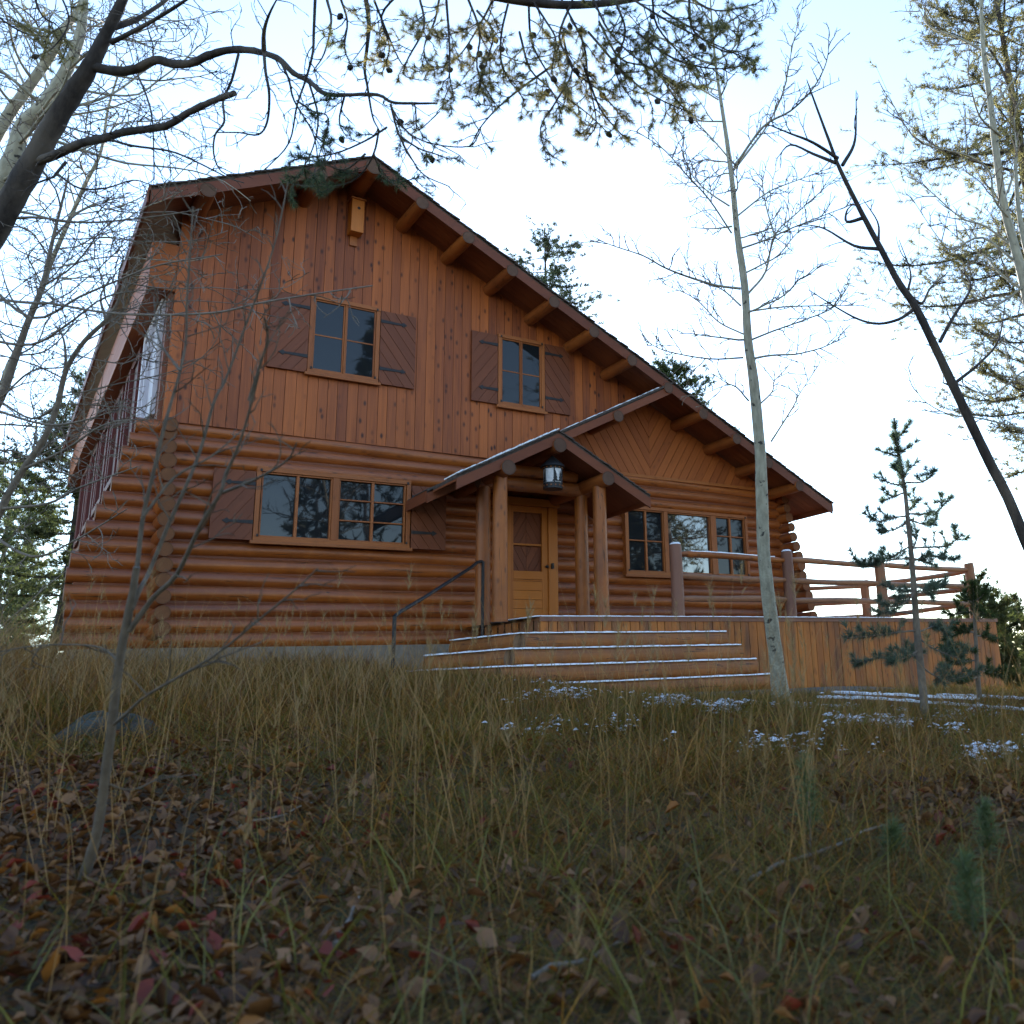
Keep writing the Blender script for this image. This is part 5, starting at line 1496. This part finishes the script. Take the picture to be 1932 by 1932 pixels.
# tangled taller straw on the left bank
x, y, r = scatter(5200, 8.5, 17, -10, 22, 1.2)
k = keep_clear(x, y) & (x < 4.2) & (RS.random_sample(len(x)) < .45 + .5 * vnoise(x * 1.9, y * 1.9, 6) + np.clip((2.2 - x) * .25, 0, .5))
x, y, r = x[k], y[k], r[k]; n = len(x)
h = RS.uniform(.35, 1.0, n) * np.clip(1.15 - .16 * np.maximum(x, 0), .6, 1.15)
blades('tangled_straw', 'tangled tall straw in front of the left corner of the house', x, y, h, RS.uniform(.005, .008, n), RS.uniform(.0, .5, n), RS.uniform(.0, .9, n), np.array([.32, .20, .085]) * RS.uniform(.55, 1.2, (n, 1)))
# broad green-yellow blades in the near foreground
x, y, r = scatter(260, 1.25, 3.6, 0, 62, 1.2); n = len(x)
blades('green_blades', 'scattered broad yellow-green blades in the near foreground', x, y, RS.uniform(.16, .42, n), RS.uniform(.004, .008, n), RS.uniform(.05, .5, n), RS.uniform(.1, .9, n), np.array([.15, .145, .035]) * RS.uniform(.6, 1.2, (n, 1)) * np.array([1, 1, 1]))


def leaves(name, label, x, y, size, col, up):
    n = len(x)
    z = gz(x, y) + up
    fa = RS.uniform(0, 2 * math.pi, n)
    tilt = RS.normal(0, .5, n); roll = RS.normal(0, .5, n)
    U = np.stack([np.cos(fa) * np.cos(tilt), np.sin(fa) * np.cos(tilt), np.sin(tilt)], 1)
    W = np.stack([-np.sin(fa) * np.cos(roll), np.cos(fa) * np.cos(roll), np.sin(roll)], 1)
    Nn = np.cross(U, W)
    # outline: (along, across, lift) - rounded leaf with a short point, curled along the midrib
    pr = np.array([[-.5, 0, 0], [-.36, .27, .12], [-.02, .42, .22], [.3, .25, .14], [.56, 0, .05], [.3, -.25, .14], [-.02, -.42, .22], [-.36, -.27, .12], [-.1, 0, -.02], [.25, 0, -.03], [-.78, .03, -.05]])
    curl = RS.uniform(-.7, 2.3, n); asp = RS.uniform(.55, 1.15, n)
    V = np.zeros((n, 11, 3))
    for i, (a_, b_, c_) in enumerate(pr):
        jt = RS.uniform(.85, 1.15, n)
        V[:, i] = np.stack([x, y, z], 1) + (U * a_ + W * (b_ * jt * asp)[:, None] * (1 - .22 * np.abs(curl)[:, None] * (b_ != 0)) + Nn * (c_ * curl)[:, None]) * size[:, None]
    f_ = [(0, 8, 2, 1), (8, 9, 3, 2), (9, 4, 3), (0, 7, 6, 8), (8, 6, 5, 9), (9, 5, 4), (0, 1, 10)]
    lp_ = np.concatenate([np.array(q) for q in f_])
    loops = (np.arange(n)[:, None] * 11 + lp_).ravel(); tot = np.tile([len(q) for q in f_], n)
    return tag(np_mesh(name, V.reshape(-1, 3), loops, tot, M_LEAF, None, np.repeat(col, 11, 0)), label, kind='stuff')


LP = np.array([[.13, .075, .035], [.09, .05, .028], [.20, .12, .06], [.20, .13, .08], [.17, .035, .025], [.07, .04, .025], [.22, .11, .03]])
x, y, r = scatter(52000, 1.1, 11, power=1.2)
lt = litter(x, y)
k = keep_clear(x, y) & ~onpath(x, y) & (RS.random_sample(len(x)) < .10 + .9 * lt)
x, y, r = x[k], y[k], r[k]; n = len(x)
ci = RS.choice(7, n, p=[.27, .20, .15, .15, .06, .11, .06])
leaves('leaf_litter', 'fallen brown, tan and red leaves lying thick on the bank', x, y, RS.uniform(.024, .07, n) * RS.uniform(.7, 1.15, n), LP[ci] * np.array([1.15, .9, .66]) * RS.uniform(.6, 1.2, (n, 1)), RS.uniform(.01, .075, n))

# thin snow caught in the grass
x, y, r = scatter(110000, 6.0, 16, 18, 64, 1.2)
m1 = np.clip(1.2 - np.abs((np.degrees(np.arctan2(x, y + 15.28)) - 43) / 17), 0, 1) * np.clip(1.25 - np.abs(r - 9.6) / 2.6, 0, 1)
m2 = np.clip(1.2 - np.abs((np.degrees(np.arctan2(x, y + 15.28)) - 55) / 5), 0, 1) * np.clip(1.2 - np.abs(r - 7.2) / 1.0, 0, 1)
nn_ = vnoise(x * 2.1, y * 2.1, 5) + .6 * vnoise(x * 5.3, y * 5.3, 8)
k = keep_clear(x, y) & (RS.random_sample(len(x)) < np.maximum(m1, m2)) & (nn_ > .45)
x, y = x[k], y[k]; n = len(x)
V = np.zeros((n, 8, 3)); sz = .006 + .034 * RS.random_sample(n) ** 3; sa = RS.uniform(0, 3.14, n); z = gz(x, y) + RS.uniform(.01, .11, n)
for i in range(7):
    a_ = i * 2 * math.pi / 7 + RS.uniform(-.3, .3, n); rr = sz * RS.uniform(.6, 1.2, n)
    ex, ey = 1.5 * rr * np.cos(a_), .75 * rr * np.sin(a_)
    V[:, i] = np.stack([x + ex * np.cos(sa) - ey * np.sin(sa), y + ex * np.sin(sa) + ey * np.cos(sa), z - .004 + RS.uniform(-.004, .004, n)], 1)
V[:, 7] = np.stack([x, y, z + sz * .35], 1)
lp_ = np.concatenate([[i, (i + 1) % 7, 7] for i in range(7)])
tag(np_mesh('snow_patches', V.reshape(-1, 3), (np.arange(n)[:, None] * 8 + lp_).ravel(), np.full(n * 7, 3), M_SNOW, smooth=True), 'thin broken patches of snow caught in the grass', kind='stuff')

# boulder, edging logs, fallen sticks
p = hit(195, 1392)
ro = tag(empty('boulder', tuple(map(float, p))), 'low dark grey boulder in the leaves behind the left sapling', 'boulder')
V, L = [], []
nu, nv = 26, 12; rr_ = random.Random(4)
for j in range(nv + 1):
    th = math.pi * .62 * j / nv
    for i in range(nu):
        ph = 2 * math.pi * i / nu
        q = 1 + .12 * math.sin(3 * ph + 2 * th) + .08 * math.sin(5 * ph + 1 + 3 * th) + rr_.uniform(-.03, .03)
        V.append((p[0] + .34 * q * math.sin(th) * math.cos(ph), p[1] + .26 * q * math.sin(th) * math.sin(ph), p[2] - .08 + .22 * q * math.cos(th)))
for j in range(nv):
    for i in range(nu): L.append((j * nu + i, (j + 1) * nu + i, (j + 1) * nu + (i + 1) % nu, j * nu + (i + 1) % nu))
np_mesh('stone', V, np.array(L).ravel(), np.full(len(L), 4), M_ROCK, ro, smooth=True)

for i, (q, lb) in enumerate((([(1545, 1327), (1640, 1330), (1740, 1337), (1840, 1345), (1960, 1355)], 'longest snow-topped edging log at the right end of the gravel path'), ([(1575, 1316), (1640, 1321), (1700, 1323)], 'short snow-topped edging log at the foot of the young pine'), ([(1690, 1322), (1760, 1327), (1850, 1331)], 'snowy log lying beneath the bushy young pine'), ([(1770, 1322), (1850, 1325), (1960, 1332)], 'farthest snowy edging log by the deck corner'))):
    pts = []
    for (u, v) in q:
        h_ = at(u, v, 9.6 + i * .55); h_[2] = float(gz(h_[0], h_[1])) + .055; pts.append(h_)
    # keep each log at its seen height on the terrain: slide it along the sight line until it rests
    pts2 = []
    for (u, v) in q:
        hh_ = hit(u, v + 4)
        hh_[2] = float(gz(hh_[0], hh_[1])) + .05; pts2.append(hh_)
    pts = smooth_path(pts2, 5)
    o = tag(empty('edging_log', tuple(map(float, pts[0]))), lb, 'log', 'snowy edging logs along the path')
    mb = MB(700 + i); mb.tube(pts, .055, 12, True); mb.build('log', M_GPOST, o, smooth=True)
    mb = MB(710 + i); snow_strip(mb, [tuple(q_ + np.array([0, 0, .04])) for q_ in pts], .09, .03, 40 + i); mb.build('snow', M_SNOW, o, smooth=True)

STK = [((655, 1345 * 0 + 1770), 24, .5, .008, 'grey stick lying in the leaves at the lower centre left'), ((1560, 1625), 80, .9, .008, 'long pale stick on the right leaf patch'), ((520, 1560), 60, .4, .006, 'short twig among leaves left of centre'), ((1100, 1845), 75, .35, .007, 'short stick in the foreground leaves at bottom centre')]
for i, ((u, v), a_, l_, r_, lb) in enumerate(STK):
    p = hit(u, v); d = np.array([math.sin(math.radians(a_)), math.cos(math.radians(a_)), 0])
    pts = [p + d * l_ * (f - .5) + np.array([0, 0, 0]) for f in np.linspace(0, 1, 6)]
    pts = [np.array([q[0], q[1] + .01 * math.sin(k * 2), float(gz(q[0], q[1])) + .045 + .008 * math.sin(k * 1.7)]) for k, q in enumerate(pts)]
    mb = MB(720 + i); mb.tube(pts, [r_, r_ * .95, r_ * .9, r_ * .8, r_ * .7, r_ * .5], 7, True)
    tag(mb.build('stick', M_GREYBARK, None, smooth=True), lb, 'stick', 'fallen sticks')

# brush and undergrowth left of the house, and the wood the windows mirror
mb = MB(800); rgb = random.Random(8)
for i in range(260):
    x_ = rgb.uniform(-9, .6); y_ = rgb.uniform(-1, 18)
    if x_ > .2 and y_ > -1: x_ -= 1
    p = np.array([x_, y_, float(gz(x_, y_)) - .05]); d = unit(np.array([rgb.gauss(0, .3), rgb.gauss(0, .3), 1]))
    pts = [p]
    for q in range(5):
        d = unit(d + np.array([rgb.gauss(0, .16), rgb.gauss(0, .16), .02])); pts.append(pts[-1] + d * rgb.uniform(.2, .5))
    TW_MIN[0] = .005
    grow(mb, np.array(pts), .010, .005, rgb, [(.25, .45, 42, .15, .15, .35)])
tag(mb.build('brush', M_GREYBARK, None), 'thicket of bare brush on the slope left of the house', kind='stuff')


def wood_mass():
    rs = np.random.RandomState(77); nd = Needles(); mb = MB(810); rg = random.Random(9)
    for i in range(30):
        x_ = -26 + 58 * (i % 15) / 14 + rg.uniform(-1.5, 1.5); y_ = -23 - 7 * (i // 15) + rg.uniform(-2, 2); hh_ = rg.uniform(11, 21); R_ = rg.uniform(2.0, 3.2)
        if i < 15 and rg.random() < .45: continue
        b_ = np.array([x_, y_, -1.2]); mb.tube([b_, b_ + np.array([0, 0, hh_])], [.16, .02], 7)
        for k in range(460):
            f = .12 + .88 * rg.random(); rad = R_ * (1 - f) ** .7 * rg.uniform(.3, 1); a_ = rg.random() * 6.28
            q = b_ + np.array([rad * math.cos(a_), rad * math.sin(a_), hh_ * f])
            nd.tuft(q, np.array([math.cos(a_), math.sin(a_), .3]), 10, .45, .11, rs, (.045, .06, .028), 1.0, .3)
    o = tag(nd.build('pine_wood', None), 'dense pine wood behind the viewpoint, mirrored in the window panes', kind='stuff')
    mb.build('trunk', M_DARKBARK, o)


wood_mass()
